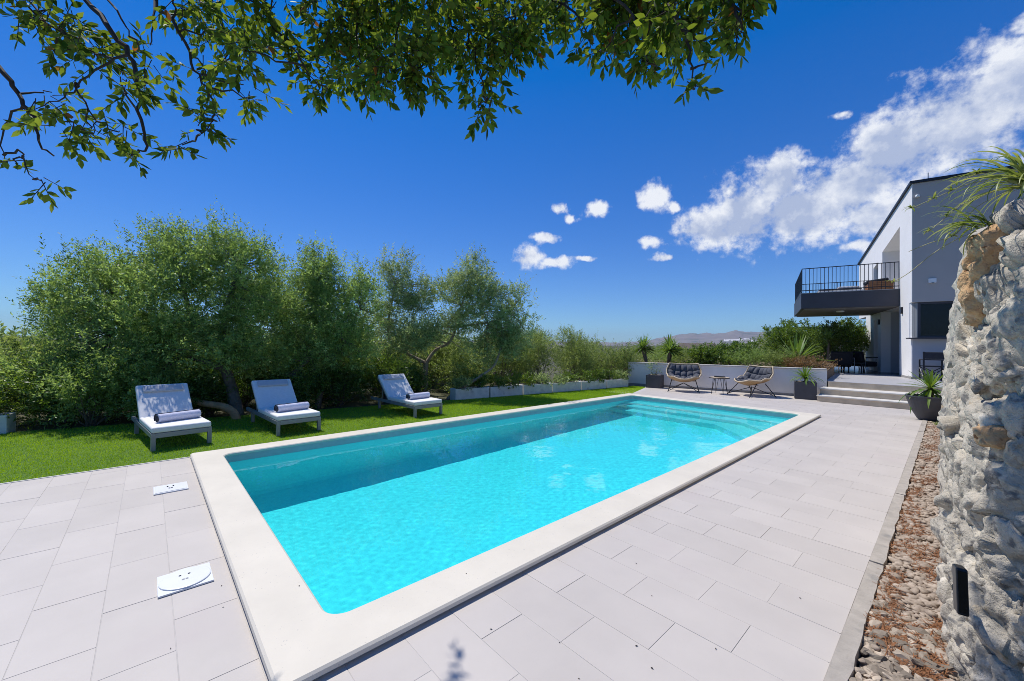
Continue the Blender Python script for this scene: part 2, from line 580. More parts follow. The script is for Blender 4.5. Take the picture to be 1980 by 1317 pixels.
# far bare hills, ridge line seen over the garden wall
KEY = [(40, .5), (70, 1.0), (90, 1.3), (97, 1.65), (101, 1.9), (104.2, 1.98), (106, 1.82), (108.5, 2.02), (111, 1.75), (114, 1.7), (116, 1.3), (118, .95),
       (120, .55), (123, .42), (127, .5), (135, .45), (160, .3), (200, .3)]
azs = np.concatenate([np.arange(40, 95, .8), np.arange(95, 130, .09), np.arange(130, 200, .8)])
el_r = np.interp(azs, [k[0] for k in KEY], [k[1] for k in KEY])
rows = np.linspace(0, 1, 15)
hv = []
for j, t in enumerate(rows):
    dist = 3600 + 2300 * t
    for i, a in enumerate(azs):
        n1 = noise.fractal(Vector((a * .55, t * 3.0, 1.7)), 1.0, 2.0, 6)
        n2 = noise.fractal(Vector((a * 2.2, t * 6.0, 9.7)), 1.0, 2.0, 4)
        e = el_r[i] * (t ** .8) * (1 + .10 * n1) + .16 * n1 * t * (1 - .75 * t) + .05 * n2 * t
        h = dist * math.tan(R(max(e, -.02))) + CAM_H * t - 3 * (1 - t)
        hv.append((dist * math.cos(R(a)), dist * math.sin(R(a)), h))
na = len(azs)
idx = np.arange(na * len(rows)).reshape(len(rows), na)
hf = np.stack([idx[:-1, :-1], idx[:-1, 1:], idx[1:, 1:], idx[1:, :-1]], -1).reshape(-1, 4)
hills = np_mesh('hills', hv, hf, M_hill, smooth=True)
tag(hills, kind='structure')
hills.data.materials.append(M_quarry)
hv = np.array(hv)
fc = hv[hf].mean(1)
fa = np.degrees(np.arctan2(fc[:, 1], fc[:, 0]))
fe = np.degrees(np.arctan2(fc[:, 2] - CAM_H, np.hypot(fc[:, 0], fc[:, 1])))
mi = np.zeros(len(hf), dtype=np.int32)
wob = np.array([noise.noise(Vector((a * 2.6, e * 5, 3))) for a, e in zip(fa, fe)])
mi[(np.abs(fa - 108.3) < 1.4) & (np.abs(fe - (.86 + (fa - 108.3) * -.08)) < .10 + .14 * wob)] = 1
mi[(np.abs(fa - 105.2) < 1.5) & (np.abs(fe - (.66 + (fa - 105.2) * .06)) < .08 + .13 * wob)] = 1
hills.data.polygons.foreach_set('material_index', mi)


# ------------------------------------------------------------------ deck of long pale tiles
def wall_y(x):                                                         # line of the low garden wall
    return 13.93 + (x + 7.12) * .225


DECK = MB()
DECK.add([(-6.6, -4, -.002), (-.39, -4, -.002), (-.39, HY0, -.002), (-6.6, HY0, -.002)], [(0, 1, 2, 3)])
DECK.add([(HX1, HY0, -.002), (-.39, HY0, -.002), (-.39, HY1, -.002), (HX1, HY1, -.002)], [(0, 1, 2, 3)])
DECK.add([(-7.5, 10.95, -.002), (-.39, 10.95, -.002), (-.39, 14.9, -.002), (-7.5, 14.4, -.002)], [(0, 1, 2, 3)])
deck = tag(DECK.build('deck', M_grout), kind='structure')
PIT, TL, GAP = .2875, .60, .003
tiles = []
for r_ in range(-14, 52):
    ya, yb = .12 + r_ * PIT, .12 + (r_ + 1) * PIT
    ph = -2.80 if r_ % 2 == 0 else -3.12
    xl = -6.57
    if ya > 11.2:
        xl = -6.6 - (ya - 11.2) * .33
    xr = -.38
    if yb > HY0 and ya < HY1:
        if ya < HY1 - .12:
            xl = HX1 + .01
        else:
            ya = 10.72
    k = math.floor((xl - ph) / TL)
    while ph + k * TL < xr:
        a, b = max(xl, ph + k * TL), min(xr, ph + (k + 1) * TL)
        k += 1
        if 0 < xr - b < .06:
            b = xr
        if b - a < .06:
            continue
        if ya > wall_y((a + b) / 2) + .05:
            continue
        tiles.append((a + GAP / 2, b - GAP / 2, ya + GAP / 2, yb - GAP / 2))


def vis_key(x, y):
    d = Vector((x, y, -CAM_H))
    f = d.dot(fwd)
    if f < .6:
        return 1e6 + d.length
    sx, sy = d.dot(r2) / f, d.dot(u2) / f
    inside = abs(sx) < 1.5 and abs(sy) < 1.02
    return (0 if inside else 1e5) + d.length


tiles.sort(key=lambda t: vis_key((t[0] + t[1]) / 2, (t[2] + t[3]) / 2))
tile_me = {}
rest = MB()
for i, (a, b, c, d) in enumerate(tiles):
    dz = random.uniform(-.0008, .0008)
    if i >= 298:
        rest.box(a, b, c, d, -.012, dz)
        continue
    key = (round(b - a, 3), round(d - c, 3))
    if key not in tile_me:
        o = MB().box(-key[0] / 2, key[0] / 2, -key[1] / 2, key[1] / 2, -.012, 0).build('tile', M_tile, deck, bevel=.0007, seg=1)
        tile_me[key] = o
    else:
        o = tile_me[key].copy()
        put(o, deck)
    o.location = ((a + b) / 2, (c + d) / 2, dz)
if rest.v:
    tag(rest.build('tile_field', M_tile, deck), kind='stuff')

# worn concrete kerb between deck and gravel
kerb = tag(bpy.data.objects.new('kerb', None), kind='structure')
put(kerb)
y = 1.0
while y < 12.25:
    ln = random.uniform(.85, 1.05)
    b = MB()
    n_ = 9
    zt = random.uniform(.006, .014)
    pts = []
    for j in range(n_ + 1):
        yy = y + (ln - .006) * j / n_
        pts.append((-.378, yy, zt + random.uniform(-.002, .002), -.302 + random.uniform(-.008, .004)))
    v = []
    for (xa, yy, zz, xb) in pts:
        v += [(xa, yy, -.06), (xa, yy, zz), (xb, yy, zz - .002), (xb + .004, yy, -.06)]
    f = [(0, 1, 2, 3), tuple(4 * n_ + q for q in (3, 2, 1, 0))]
    for j in range(n_):
        for q in range(4):
            f.append((4 * j + q, 4 * (j + 1) + q, 4 * (j + 1) + (q + 1) % 4, 4 * j + (q + 1) % 4))
    b.add(v, f).build('kerb_stone', M_kerb, kerb)
    y += ln

# gravel strip
gbed = tag(MB().add([(-.31, .8, -.05), (.3, .8, -.05), (.3, 12.4, -.05), (-.31, 12.4, -.05)], [(0, 1, 2, 3)]).build('gravel_bed', M_soil), kind='structure')
chips = []
for k in range(5):
    bm = bmesh.new()
    bmesh.ops.create_icosphere(bm, subdivisions=2, radius=1)
    for v in bm.verts:
        p = v.co.copy()
        d = noise.noise(p * 1.1 + Vector((k * 7.1, 0, 0))) * .45 + noise.noise(p * 2.6 + Vector((k * 3.3, 5, 0))) * .22
        v.co = Vector((p.x * (1 + d), p.y * (.75 + d * .8), p.z * (.5 + d * .5)))
    bmesh.ops.triangulate(bm, faces=bm.faces)
    me = bpy.data.meshes.new('stone_chip')
    bm.to_mesh(me)
    bm.free()
    me.materials.append(M_grav)
    chips.append(me)
gs = []
yy = 1.7
while yy < 12.2:
    dens_n = 3400 if yy < 5 else 2600
    for _ in range(int(dens_n * .02)):
        xx = random.uniform(-.292, .03)
        gs.append((xx, yy + random.uniform(0, .05), random.uniform(-.05, -.006), random.choice((.012, .015, .02, .026, .036)) * random.uniform(.8, 1.15)))
    yy += .05
vis = [g for g in gs if g[1] > 2.25 and g[0] < -.03]
vis.sort(key=lambda g: (g[1] * 1.0) - g[3] * 40 - g[2] * 8)
chosen = set(id(g) for g in vis[:295])
bulkv, bulkf, nb = [], [], 0
cv = [(np.array([v.co[:] for v in me.vertices]), np.array([p.vertices[:] for p in me.polygons])) for me in chips]
for g in gs:
    e = (random.uniform(-.5, .5), random.uniform(-.5, .5), random.uniform(0, 6.28))
    k = random.randrange(5)
    if id(g) in chosen:
        o = bpy.data.objects.new('stone_chip', chips[k])
        put(o, gbed)
        o.location = (g[0], g[1], g[2] + .004)
        o.rotation_euler = e
        o.scale = (g[3] * random.uniform(.9, 1.4), g[3], g[3])
    else:
        m3 = np.array(Matrix.Rotation(e[2], 3, 'Z') @ Matrix.Rotation(e[0], 3, 'X'))
        bulkv.append((cv[k][0] * g[3]) @ m3.T + np.array(g[:3]))
        bulkf.append(cv[k][1] + nb)
        nb += len(cv[k][0])
tag(np_mesh('gravel_chips', np.concatenate(bulkv), np.concatenate(bulkf), M_grav2, gbed), kind='stuff')
# dry pine needles caught between the chips
n_ = 22000
bx = np.stack([RNG.uniform(-.295, -.0, n_), 2 + RNG.power(.6, n_) * 9.5, RNG.uniform(-.028, .006, n_)], -1)
clump = np.array([noise.noise(Vector((p[0] * 5, p[1] * 2.2, 4))) for p in bx])
bx = bx[clump > -.05]
n_ = len(bx)
ax = unit(np.stack([RNG.normal(size=n_), RNG.normal(size=n_), RNG.normal(size=n_) * .18], -1))
sd = unit(np.cross(ax, np.array([0, 0, 1.0]))) * .0016
hl = RNG.uniform(.02, .05, (n_, 1))
V = np.stack([bx - ax * hl - sd, bx - ax * hl + sd, bx + ax * hl + sd, bx + ax * hl - sd], 1).reshape(-1, 3)
tag(np_mesh('pine_needles', V, np.arange(4 * n_).reshape(-1, 4), M_needle, gbed), kind='stuff')

# ------------------------------------------------------------------ lawn of short turf
TROW = [(-10.6, -6.0), (-10.05, -1.75), (-8.83, 6.02), (-7.86, 13.0)]


def trow_x(y):
    return float(np.interp(y, [p[1] for p in TROW], [p[0] for p in TROW]))


lawn_poly = [(-10.75, -6.0), (-10.2, -1.75), (-8.98, 6.02), (-7.95, 13.0), (-7.72, 13.55), (-7.0, 13.2), (-6.9, 12.2), (PX0 + .02, 11.2), (PX0 + .02, .6), (-6.575, .41), (-6.575, -6)]
lawn = MB()
lawn.add([(p[0], p[1], -.006) for p in lawn_poly], [tuple(range(len(lawn_poly)))])
lawn = tag(lawn.build('lawn', M_lawn), kind='structure')
edge = MB().box(-6.59, -6.567, -6, .405, -.05, .006).build('lawn_edging', M_nosing, lawn)
ng = 330000
gy = RNG.uniform(-3.4, 13.3, ng)
gx0 = np.interp(gy, [p[1] for p in TROW], [p[0] for p in TROW]) - .05
gx1 = np.where(gy < .41, -6.59, np.where(gy < 11.2, PX0 - .005, -6.7 - (gy - 11.2) * .33))
gx = gx0 + RNG.uniform(0, 1, ng) * (gx1 - gx0)
P = np.stack([gx, gy, np.full(ng, -.008)], -1)
hgt = RNG.uniform(.016, .032, ng)
lean = RNG.normal(size=(ng, 2)) * .011
wd = RNG.normal(size=(ng, 2))
wd = wd / np.linalg.norm(wd, axis=1, keepdims=True) * .0024
tip = P + np.concatenate([lean, hgt[:, None]], 1)
w3 = np.concatenate([wd, np.zeros((ng, 1))], 1)
V = np.stack([P - w3, P + w3, tip], 1).reshape(-1, 3)
patch = .5 + .5 * np.sin(gx * 3.1 + np.sin(gy * 2.3) * 2) * np.sin(gy * 2.7)
tn = np.clip(RNG.uniform(0, 1, ng) * .7 + patch * .3, 0, 1)
tag(np_mesh('grass_blades', V, np.arange(3 * ng).reshape(-1, 3), M_grass, lawn, tint=np.repeat(tn, 3)), kind='stuff')


# ------------------------------------------------------------------ swimming pool
def rounded(x0, x1, y0, y1, r, k=8):
    out = []
    for (cx, cy, a0) in ((x1 - r, y0 + r, -90), (x1 - r, y1 - r, 0), (x0 + r, y1 - r, 90), (x0 + r, y0 + r, 180)):
        for i in range(k + 1):
            a = R(a0 + 90 * i / k)
            out.append((cx + r * math.cos(a), cy + r * math.sin(a)))
    return out


pool = thing('swimming_pool', 'long rectangular turquoise pool with white stone coping set in the pale deck', 'swimming pool', ((PX0 + PX1) / 2, (PY0 + PY1) / 2, 0))
po = pool.location


def ring(loops, zs):
    v, f = [], []
    n = len(loops[0])
    for lp, z in zip(loops, zs):
        v += [(p[0], p[1], z) for p in lp]
    m_ = len(loops)
    for j in range(m_):
        a, b = j * n, ((j + 1) % m_) * n
        for i in range(n):
            f.append((a + i, a + (i + 1) % n, b + (i + 1) % n, b + i))
    return v, f


o_ = rounded(PX0, PX1, PY0, PY1, .04)
o2 = rounded(PX0 + .012, PX1 - .012, PY0 + .012, PY1 - .012, .035)
i_ = rounded(IX0, IX1, IY0, IY1, .11)
i2 = rounded(IX0 - .012, IX1 + .012, IY0 - .012, IY1 + .012, .12)
om = rounded(PX0 - .003, PX1 + .003, PY0 - .003, PY1 + .003, .045)
v, f = ring([o2, om, o_, o2, i2, i_, i_, i2], [.012, .020, .040, .050, .050, .040, .020, .012])
MB().add(v, f).build('coping', M_coping, pool, smooth=False, off=po)
o3 = rounded(PX0 + .02, PX1 - .02, PY0 + .02, PY1 - .02, .03)
i3 = rounded(IX0 - .03, IX1 + .03, IY0 - .03, IY1 + .03, .12)
v, f = ring([o3, o3, i3, i3], [-.04, .0125, .0125, -.04])
MB().add(v, f).build('coping_bed', M_grout, pool, off=po)
ZF = -1.42


def insetloop(d, r):
    return rounded(IX0 - .02 + d, IX1 + .02 - d, IY0 - .02 + d, IY1 + .02 - d, max(r, .02))


lo = [(0, .012), (0, -1.2), (.02, -1.3), (.07, -1.38), (.15, ZF)]
v, f = [], []
nn = len(i_)
for d, z in lo:
    v += [(p[0], p[1], z) for p in insetloop(d, .13)]
for j in range(len(lo) - 1):
    for i in range(nn):
        f.append((j * nn + i, j * nn + (i + 1) % nn, (j + 1) * nn + (i + 1) % nn, (j + 1) * nn + i))
f.append(tuple((len(lo) - 1) * nn + i for i in range(nn)))
shell = MB().add(v, f).build('basin', M_liner, pool, smooth=False, off=po)
band = MB()
v = [(p[0], p[1], z) for z in (.011, -.078) for p in insetloop(.003, .13)]
band.add(v, [(i, (i + 1) % nn, nn + (i + 1) % nn, nn + i) for i in range(nn)])
band.build('waterline_band', M_band, pool, off=po)
recv = [shell]
# three wide entry steps across the far end with an angled corner
SX0, SX1, SY1 = IX0 - .018, IX1 + .018, IY1 + .018
for dpt, cut, z1, z0 in ((.44, .55, -.30, -.60), (.80, .95, -.60, -.95), (1.16, 1.35, -.95, ZF - .02)):
    poly = [(SX0, SY1 - dpt), (SX1 - cut, SY1 - dpt), (SX1, SY1 - dpt - cut * .95), (SX1, SY1), (SX0, SY1)]
    recv.append(MB().prism(poly, z0, z1).build('pool_step', M_stepl, pool, bevel=.02, off=po))
dr = MB().lathe([(.14, 0), (.14, .012), (.10, .018), (.02, .02)], 28, (-3.1, 1.35, ZF)).build('floor_drain', M_stepl, pool, off=po)
recv.append(dr)
for (x, z) in ((-4.4, -.26),):
    jet = MB().tube([(x, IY1 + .025, z), (x, IY1 - .006, z)], .055, 20).build('wall_jet', M_white, pool, off=po)
    recv.append(jet)
for o in recv:
    o.cycles.is_caustics_receiver = True

# water surface with small ripples
nx, ny = 220, 520
X, Y = np.meshgrid(np.linspace(IX0 - .024, IX1 + .024, nx), np.linspace(IY0 - .024, IY1 + .024, ny))
Z = np.full_like(X, -.075)
for k in range(46):
    lam = RNG.uniform(.13, .8)
    a = RNG.uniform(0, 2 * np.pi)
    Z += lam * .00022 * RNG.uniform(.3, 1) * np.sin(2 * np.pi * (X * np.cos(a) + Y * np.sin(a)) / lam + RNG.uniform(0, 6.28))
for k in range(34):
    lam = RNG.uniform(.06, .14)
    a = RNG.uniform(0, 2 * np.pi)
    Z += .000024 * RNG.uniform(.3, 1) * np.sin(2 * np.pi * (X * np.cos(a) + Y * np.sin(a)) / lam + RNG.uniform(0, 6.28) + .8 * np.sin(X * 1.7 + k) + .8 * np.sin(Y * 1.3 - k))
V = np.stack([X, Y, Z], -1).reshape(-1, 3)
ix = np.arange(nx * ny).reshape(ny, nx)
F = np.stack([ix[:-1, :-1], ix[:-1, 1:], ix[1:, 1:], ix[1:, :-1]], -1).reshape(-1, 4)
water = tag(np_mesh('water', V, F, M_water, smooth=True), kind='structure')
water.cycles.is_caustics_caster = True

# ------------------------------------------------------------------ terrace, steps and garden wall
TZ = .516
terr = tag(bpy.data.objects.new('terrace', None), kind='structure')
put(terr)
tp = [(-2.42, 14.9), (3.5, 14.9), (9, 18), (9, 34), (-4.2, 34), (-3.95, 24), (-2.75, 16.6)]
MB().prism(tp, -.04, TZ - .012).build('terrace_base', M_riser, terr)
tp2 = [(-2.43, 14.89), (3.5, 14.89), (9, 18), (9, 19.0), (-1.2, 20.3), (-3.3, 20.05), (-2.76, 16.6)]
MB().prism(tp2, TZ - .012, TZ).build('terrace_floor', M_terr, terr)
tp3 = [(-3.3, 20.055), (-1.2, 20.305), (9, 19.005), (9, 34), (-4.2, 34), (-3.96, 24)]
MB().prism(tp3, TZ - .012, TZ - .001).build('loggia_floor', M_dfloor, terr)
steps = thing('garden_steps', 'low concrete steps with pale nosings leading from the deck up to the house terrace', 'steps', (-1.2, 14, 0))
so = steps.location
MB().box(-2.49, 1.2, 13.86, 14.95, -.04, .142).build('riser', M_riser, steps, off=so)
MB().box(-2.51, 1.2, 13.84, 14.30, .142, .172).build('nosing', M_nosing, steps, bevel=.004, off=so)
MB().box(-2.51, 1.2, 14.28, 14.95, .1725, .314).build('riser', M_riser, steps, off=so)
MB().box(-2.53, 1.2, 14.26, 14.92, .314, .344).build('nosing', M_nosing, steps, bevel=.004, off=so)

WA, WB = Vector((-8.34, wall_y(-8.34), 0)), Vector((-2.46, wall_y(-2.46), 0))
wd_ = (WB - WA)
wl = wd_.length
wang = math.atan2(wd_.y, wd_.x)
gw = thing('garden_wall', 'low grey rendered garden wall with a thin stone cap behind the rattan chairs', 'wall', WA, wang)
MB().box(0, wl, 0, .22, -.04, .835).build('wall_body', M_wallg, gw)
MB().box(0, wl, -.012, 0, -.04, .07).build('skirting', mat('skirting_stone', (.30, .29, .28), rough=.8), gw)
x = 0
while x < wl - .02:
    ln = min(1.0, wl - x)
    MB().box(x - (.02 if x == 0 else 0), x + ln - .004, -.035, .255, .835, .872).build('cap_slab', M_cap, gw, bevel=.003)
    x += 1.0
bed = MB()
bed.add([(-8.3, wall_y(-8.3) + .2, .80), (-2.5, wall_y(-2.5) + .2, .80), (-2.9, 19, .84), (-3.8, 24, .9), (-11, 24, .6), (-11, 15, .5)], [(0, 1, 2, 3, 4, 5)])
bed.prism([(-8.3, wall_y(-8.3) + .2), (-2.5, wall_y(-2.5) + .2), (-2.9, 19), (-3.8, 24), (-11, 24), (-11, 15)], -.04, .795)
bed = tag(bed.build('planting_bed', M_ped), kind='structure')
# ================================================================== HOUSE
house = thing('modern_house', 'two storey grey modern house with sloping roof line and cantilevered charcoal balcony', 'house', (-.83, 18.39, 0), R(15))


def roof_z(y):
    return 6.90 - y * .1225


def yzprism(b, x0, x1, poly):
    n = len(poly)
    v = [(x0, p[0], p[1]) for p in poly] + [(x1, p[0], p[1]) for p in poly]
    return b.add(v, [tuple(range(n)), tuple(range(n, 2 * n))[::-1]] + [(i, n + i, n + (i + 1) % n, (i + 1) % n) for i in range(n)])


HL = 8.9
b = MB()
for poly in ([(0, TZ), (1.42, TZ), (1.42, 1.86), (0, 1.86)], [(.27, 1.86), (1.42, 1.86), (1.42, 3.02), (.27, 3.02)],
             [(0, 3.02), (1.42, 3.02), (1.42, roof_z(1.42)), (0, roof_z(0))],
             [(1.42, 5.86), (3.98, 5.46), (3.98, roof_z(3.98)), (1.42, roof_z(1.42))],
             [(1.42, 3.0), (3.98, 3.0), (3.98, 3.6), (1.42, 3.6)],
             [(3.98, 3.0), (4.7, 3.0), (4.7, roof_z(4.7)), (3.98, roof_z(3.98))],
             [(4.7, 5.2), (5.6, 5.05), (5.6, roof_z(5.6)), (4.7, roof_z(4.7))], [(4.7, 3.0), (5.6, 3.0), (5.6, 3.6), (4.7, 3.6)],
             [(5.6, 3.0), (HL, 3.0), (HL, roof_z(HL)), (5.6, roof_z(5.6))],
             [(4.2, TZ), (4.75, TZ), (4.75, 3.0), (4.2, 3.0)], [(5.5, TZ), (7.2, TZ), (7.2, 3.0), (5.5, 3.0)], [(4.75, 2.75), (5.5, 2.75), (5.5, 3.0), (4.75, 3.0)]):
    yzprism(b, 0, .3, poly)
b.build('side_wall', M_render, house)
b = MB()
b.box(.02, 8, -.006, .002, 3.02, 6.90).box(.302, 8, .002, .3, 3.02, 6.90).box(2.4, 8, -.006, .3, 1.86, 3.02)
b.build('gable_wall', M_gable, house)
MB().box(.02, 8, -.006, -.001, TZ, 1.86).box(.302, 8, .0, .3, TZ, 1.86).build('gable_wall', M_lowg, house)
MB().box(.0, .019, -.008, -.0005, 3.02, 6.90).build('corner_bead', M_nosing, house)
MB().box(-.012, 8, -.018, -.007, TZ, TZ + .07).box(-.012, 0, 0, 1.42, TZ, TZ + .07).build('skirting', mat('skirting_stone', (.30, .29, .28)), house)
b = MB()
b.box(2.05, 8, .3, HL, TZ, 5.8)
b.build('core', M_render, house)
b = MB()
b.box(.3, 2.05, 1.3, HL, 2.98, 3.6).box(.3, 1.6, 1.22, 1.42, 3.6, 6.2).box(.3, 1.6, 3.98, 4.15, 3.6, 6.0)
b.build('floor_slab', M_render, house)
yzprism(MB(), .3, 2.05, [(1.42, 5.86), (3.98, 5.46), (3.98, 5.7), (1.42, 6.1)]).build('loggia_ceiling', M_render, house)
MB().box(1.5, 1.55, 1.42, 3.98, 3.6, 5.9).build('loggia_back', M_glass, house)
MB().box(2.0, 2.04, 1.0, 4.2, TZ, 3.0).box(.3, 2.04, 4.2, 4.35, TZ, 2.98).box(.3, 2.0, .9, 1.0, TZ, 2.98).build('loggia_wall', M_lowg, house)
MB().box(1.0, 1.03, 4.75, 5.5, TZ, 2.75).build('terrace_door', M_glass, house)
MB().box(.25, .3, 4.7, 5.6, 3.6, 5.2).build('window', M_glass, house)
yzprism(MB(), -.06, 8.1, [(-.06, 6.905), (HL + .06, roof_z(HL) - .002), (HL + .06, roof_z(HL) + .07), (-.06, 6.985)]).build('roof', M_dmetal, house)
MB().tube([(.45, .3, 6.95), (.45, .3, 7.28)], .012, 6).build('lightning_rod', M_alu, house)
# bar window in the gable
win = MB().box(.14, 2.4, .10, .13, 1.90, 2.98).build('bar_window', M_glass, house)
b = MB().box(.14, .22, .05, .16, 1.862, 3.018).box(.22, 2.4, .05, .16, 2.95, 3.018).box(.22, 2.4, .05, .16, 1.862, 1.93).box(1.25, 1.33, .05, .16, 1.93, 2.95)
b.build('window_frame', M_char, win)
for k in range(3):
    t0, t1 = k / 3, (k + .93) / 3
    p0, p1 = Vector((.01 + .13 * t0, .262 - .24 * t0)), Vector((.01 + .13 * t1, .262 - .24 * t1))
    MB().prism([(p0.x, p0.y), (p1.x, p1.y), (p1.x + .03, p1.y + .03), (p0.x + .03, p0.y + .03)], 1.87, 3.01).build('shutter_panel', M_alu if k else M_sling, house)
MB().box(-.12, 2.5, -.26, .08, 1.822, 1.86).build('bar_counter', M_char, house, bevel=.004)
MB().box(.302, 2.4, .3, .8, 1.86, 3.02).build('bar_interior', M_black, house)

# balcony
bal = MB().box(-2.85, -.002, 1.38, 6.2, 3.03, 3.62).build('balcony', M_char, house, bevel=.006)
MB().box(-2.75, -.01, 1.5, 6.1, 3.0, 3.029).build('soffit', M_soffit, bal)
MB().box(-2.86, -.002, 1.37, 6.21, 3.621, 3.64).build('balcony_edge', M_alu, bal)
MB().lathe([(.13, 0), (.13, .05), (.11, .06)], 20, (-1.5, 2.6, 2.94)).build('ceiling_lamp', M_lamp, bal)
rl = MB()
for z in (4.60, 3.74):
    rl.box(-2.83, -.01, 1.40, 1.425, z - .014, z + .014).box(-2.83, -2.805, 1.425, 6.17, z - .014, z + .014).box(-2.805, -.01, 6.145, 6.17, z - .014, z + .014)
rl = rl.build('railing', M_dmetal, house)
bar = None


def rbar(x, y):
    global bar
    if bar is None:
        bar = MB().box(-.008, .008, -.008, .008, 3.641, 4.587).build('rail_bar', M_dmetal, rl)
        o = bar
    else:
        o = bar.copy()
        put(o, rl)
    o.location = (x, y, 0)


for k in range(25):
    rbar(-2.818 + k * .1165, 1.4125)
for k in range(1, 41):
    rbar(-2.818, 1.4125 + k * .1165)
for k in range(1, 25):
    rbar(-2.818 + k * .1165, 6.157)
MB().box(-.045, -.0, .98, 1.10, 2.72, 2.95).build('wall_lamp', M_dmetal, house, bevel=.004)
MB().box(-.06, -.0, 4.35, 4.47, 2.5, 2.72).build('wall_lamp', M_dmetal, house, bevel=.004)
fl = MB().box(.38, .56, -.05, .0, 3.62, 3.76).build('floodlight', M_white, house, bevel=.005)
MB().box(.44, .50, -.09, -.05, 3.60, 3.63).build('bracket', M_alu, fl)
cm_ = MB().lathe([(.055, 0), (.06, .03), (.05, .07), (.02, .09)], 16, (.12, -.06, 6.42)).build('security_camera', M_white, house, smooth=True)
MB().tube([(.12, -.0, 6.46), (.12, -.1, 6.46), (.10, -.2, 6.44)], [.03, .03, .034], 12).build('camera_body', M_white, cm_)

Hm = Matrix.Translation((-.83, 18.39, 0)) @ Matrix.Rotation(R(15), 4, 'Z')


def hw(x, y, z):
    return Hm @ Vector((x, y, z))


# balcony furniture
p = hw(-1.25, 2.4, 3.64)
t = thing('balcony_daybed', 'low daybed with pale grey mattress behind the balcony railing', 'daybed', p, R(15))
MB().box(-1.0, .35, -.35, .75, .02, .12).build('base', M_sling, t, bevel=.01)
MB().box(-.98, .33, -.33, .73, .121, .20).build('mattress', M_cush, t, bevel=.03)
MB().box(-.35, .3, -.05, .5, .201, .30).build('cushion', M_pillow, t, bevel=.04)
p = hw(-.42, 2.15, 3.64)
t = thing('wooden_lounge_chair', 'brown slatted wood seat with dark cushion on the balcony beside the house wall', 'chair', p, R(15))
for k in range(5):
    MB().box(-.36, .34, -.36, -.335, .03 + k * .068, .03 + k * .068 + .058).build('slat', M_wood, t, bevel=.004)
    MB().box(-.36, -.335, -.33, .36, .03 + k * .068, .03 + k * .068 + .058).build('slat', M_wood, t, bevel=.004)
MB().box(-.33, .33, -.33, .33, .0, .34).build('seat_box', M_wood, t)
MB().box(-.35, .28, -.3, .3, .342, .46, Matrix.Rotation(R(-8), 4, 'Y')).build('cushion', M_black, t, bevel=.04)

# lounge chairs in black on the terrace
def black_chair(loc, rz, label):
    t = thing('terrace_armchair', label, 'armchair', loc, rz, 'black armchairs on the terrace')
    MB().box(-.36, .36, -.36, .30, .20, .42).build('seat', M_black, t, bevel=.05)
    MB().box(-.36, .36, .26, .42, .30, .86, Matrix.Translation((0, .3, .3)) @ Matrix.Rotation(R(-14), 4, 'X') @ Matrix.Translation((0, -.3, -.3))).build('backrest', M_black, t, bevel=.05)
    for s in (-1, 1):
        MB().tube([(s * .42, -.40, 0), (s * .42, -.36, .60), (s * .42, .36, .58), (s * .42, .44, 0)], .018, 8).build('arm_frame', M_alu, t)
        MB().box(s * .42 - .03, s * .42 + .03, -.36, .36, .595, .62).build('armrest', M_black, t, bevel=.006)
    return t


black_chair((-3.15, 21.6, TZ), R(200), 'black terrace armchair with pale metal arm frame nearest the planted bank')
black_chair((-2.55, 22.9, TZ), R(150), 'black terrace armchair half hidden between the low table and the house pillar')
black_chair((-3.35, 24.0, TZ), R(250), 'black terrace armchair standing behind the low table against the shrubs')
t = thing('terrace_coffee_table', 'low dark coffee table between the black terrace armchairs', 'table', (-2.75, 21.9, TZ))
MB().box(-.35, .35, -.3, .3, .34, .38).build('table_top', M_dmetal, t, bevel=.004)
for sx in (-1, 1):
    for sy in (-1, 1):
        MB().box(sx * .32 - .02, sx * .32 + .02, sy * .27 - .02, sy * .27 + .02, 0, .34).build('leg', M_dmetal, t)


def bar_stool(loc, rz, back, label):
    t = thing('bar_stool', label, 'bar stool', loc, rz, 'bar stools at the counter')
    h, w, d = .64, .25, .20
    for sx in (-1, 1):
        for sy in (-1, 1):
            MB().box(sx * w - .017, sx * w + .017, sy * d - .017, sy * d + .017, 0, (.90 if (back and sy < 0) else h)).build('leg', M_dmetal, t)
        MB().tube([(sx * w, -d, .06), (sx * w, d, .40)], .011, 6).build('cross_brace', M_dmetal, t)
        MB().tube([(sx * w, d, .06), (sx * w, -d, .40)], .011, 6).build('cross_brace', M_dmetal, t)
    for sy in (-1, 1):
        MB().tube([(-w, sy * d, .06), (w, sy * d, .42)], .012, 6).build('cross_brace', M_dmetal, t)
        MB().tube([(w, sy * d, .06), (-w, sy * d, .42)], .012, 6).build('cross_brace', M_dmetal, t)
        MB().box(-w, w, sy * d - .012, sy * d + .012, .43, .46).build('stretcher', M_dmetal, t)
    MB().box(-w - .01, w + .01, -d - .01, d + .01, h - .005, h + .03).build('seat', M_black, t, bevel=.01)
    if back:
        MB().box(-w + .0, w - .0, -d - .015, -d + .02, .68, .89).build('backrest', M_black, t, bevel=.015)
    return t


bar_stool(hw(.38, -.45, TZ), R(15), True, 'tall black folding bar stool with a fabric back at the window counter')
bar_stool(hw(.98, -.5, TZ), R(18), False, 'tall black backless bar stool partly hidden by the rock wall')


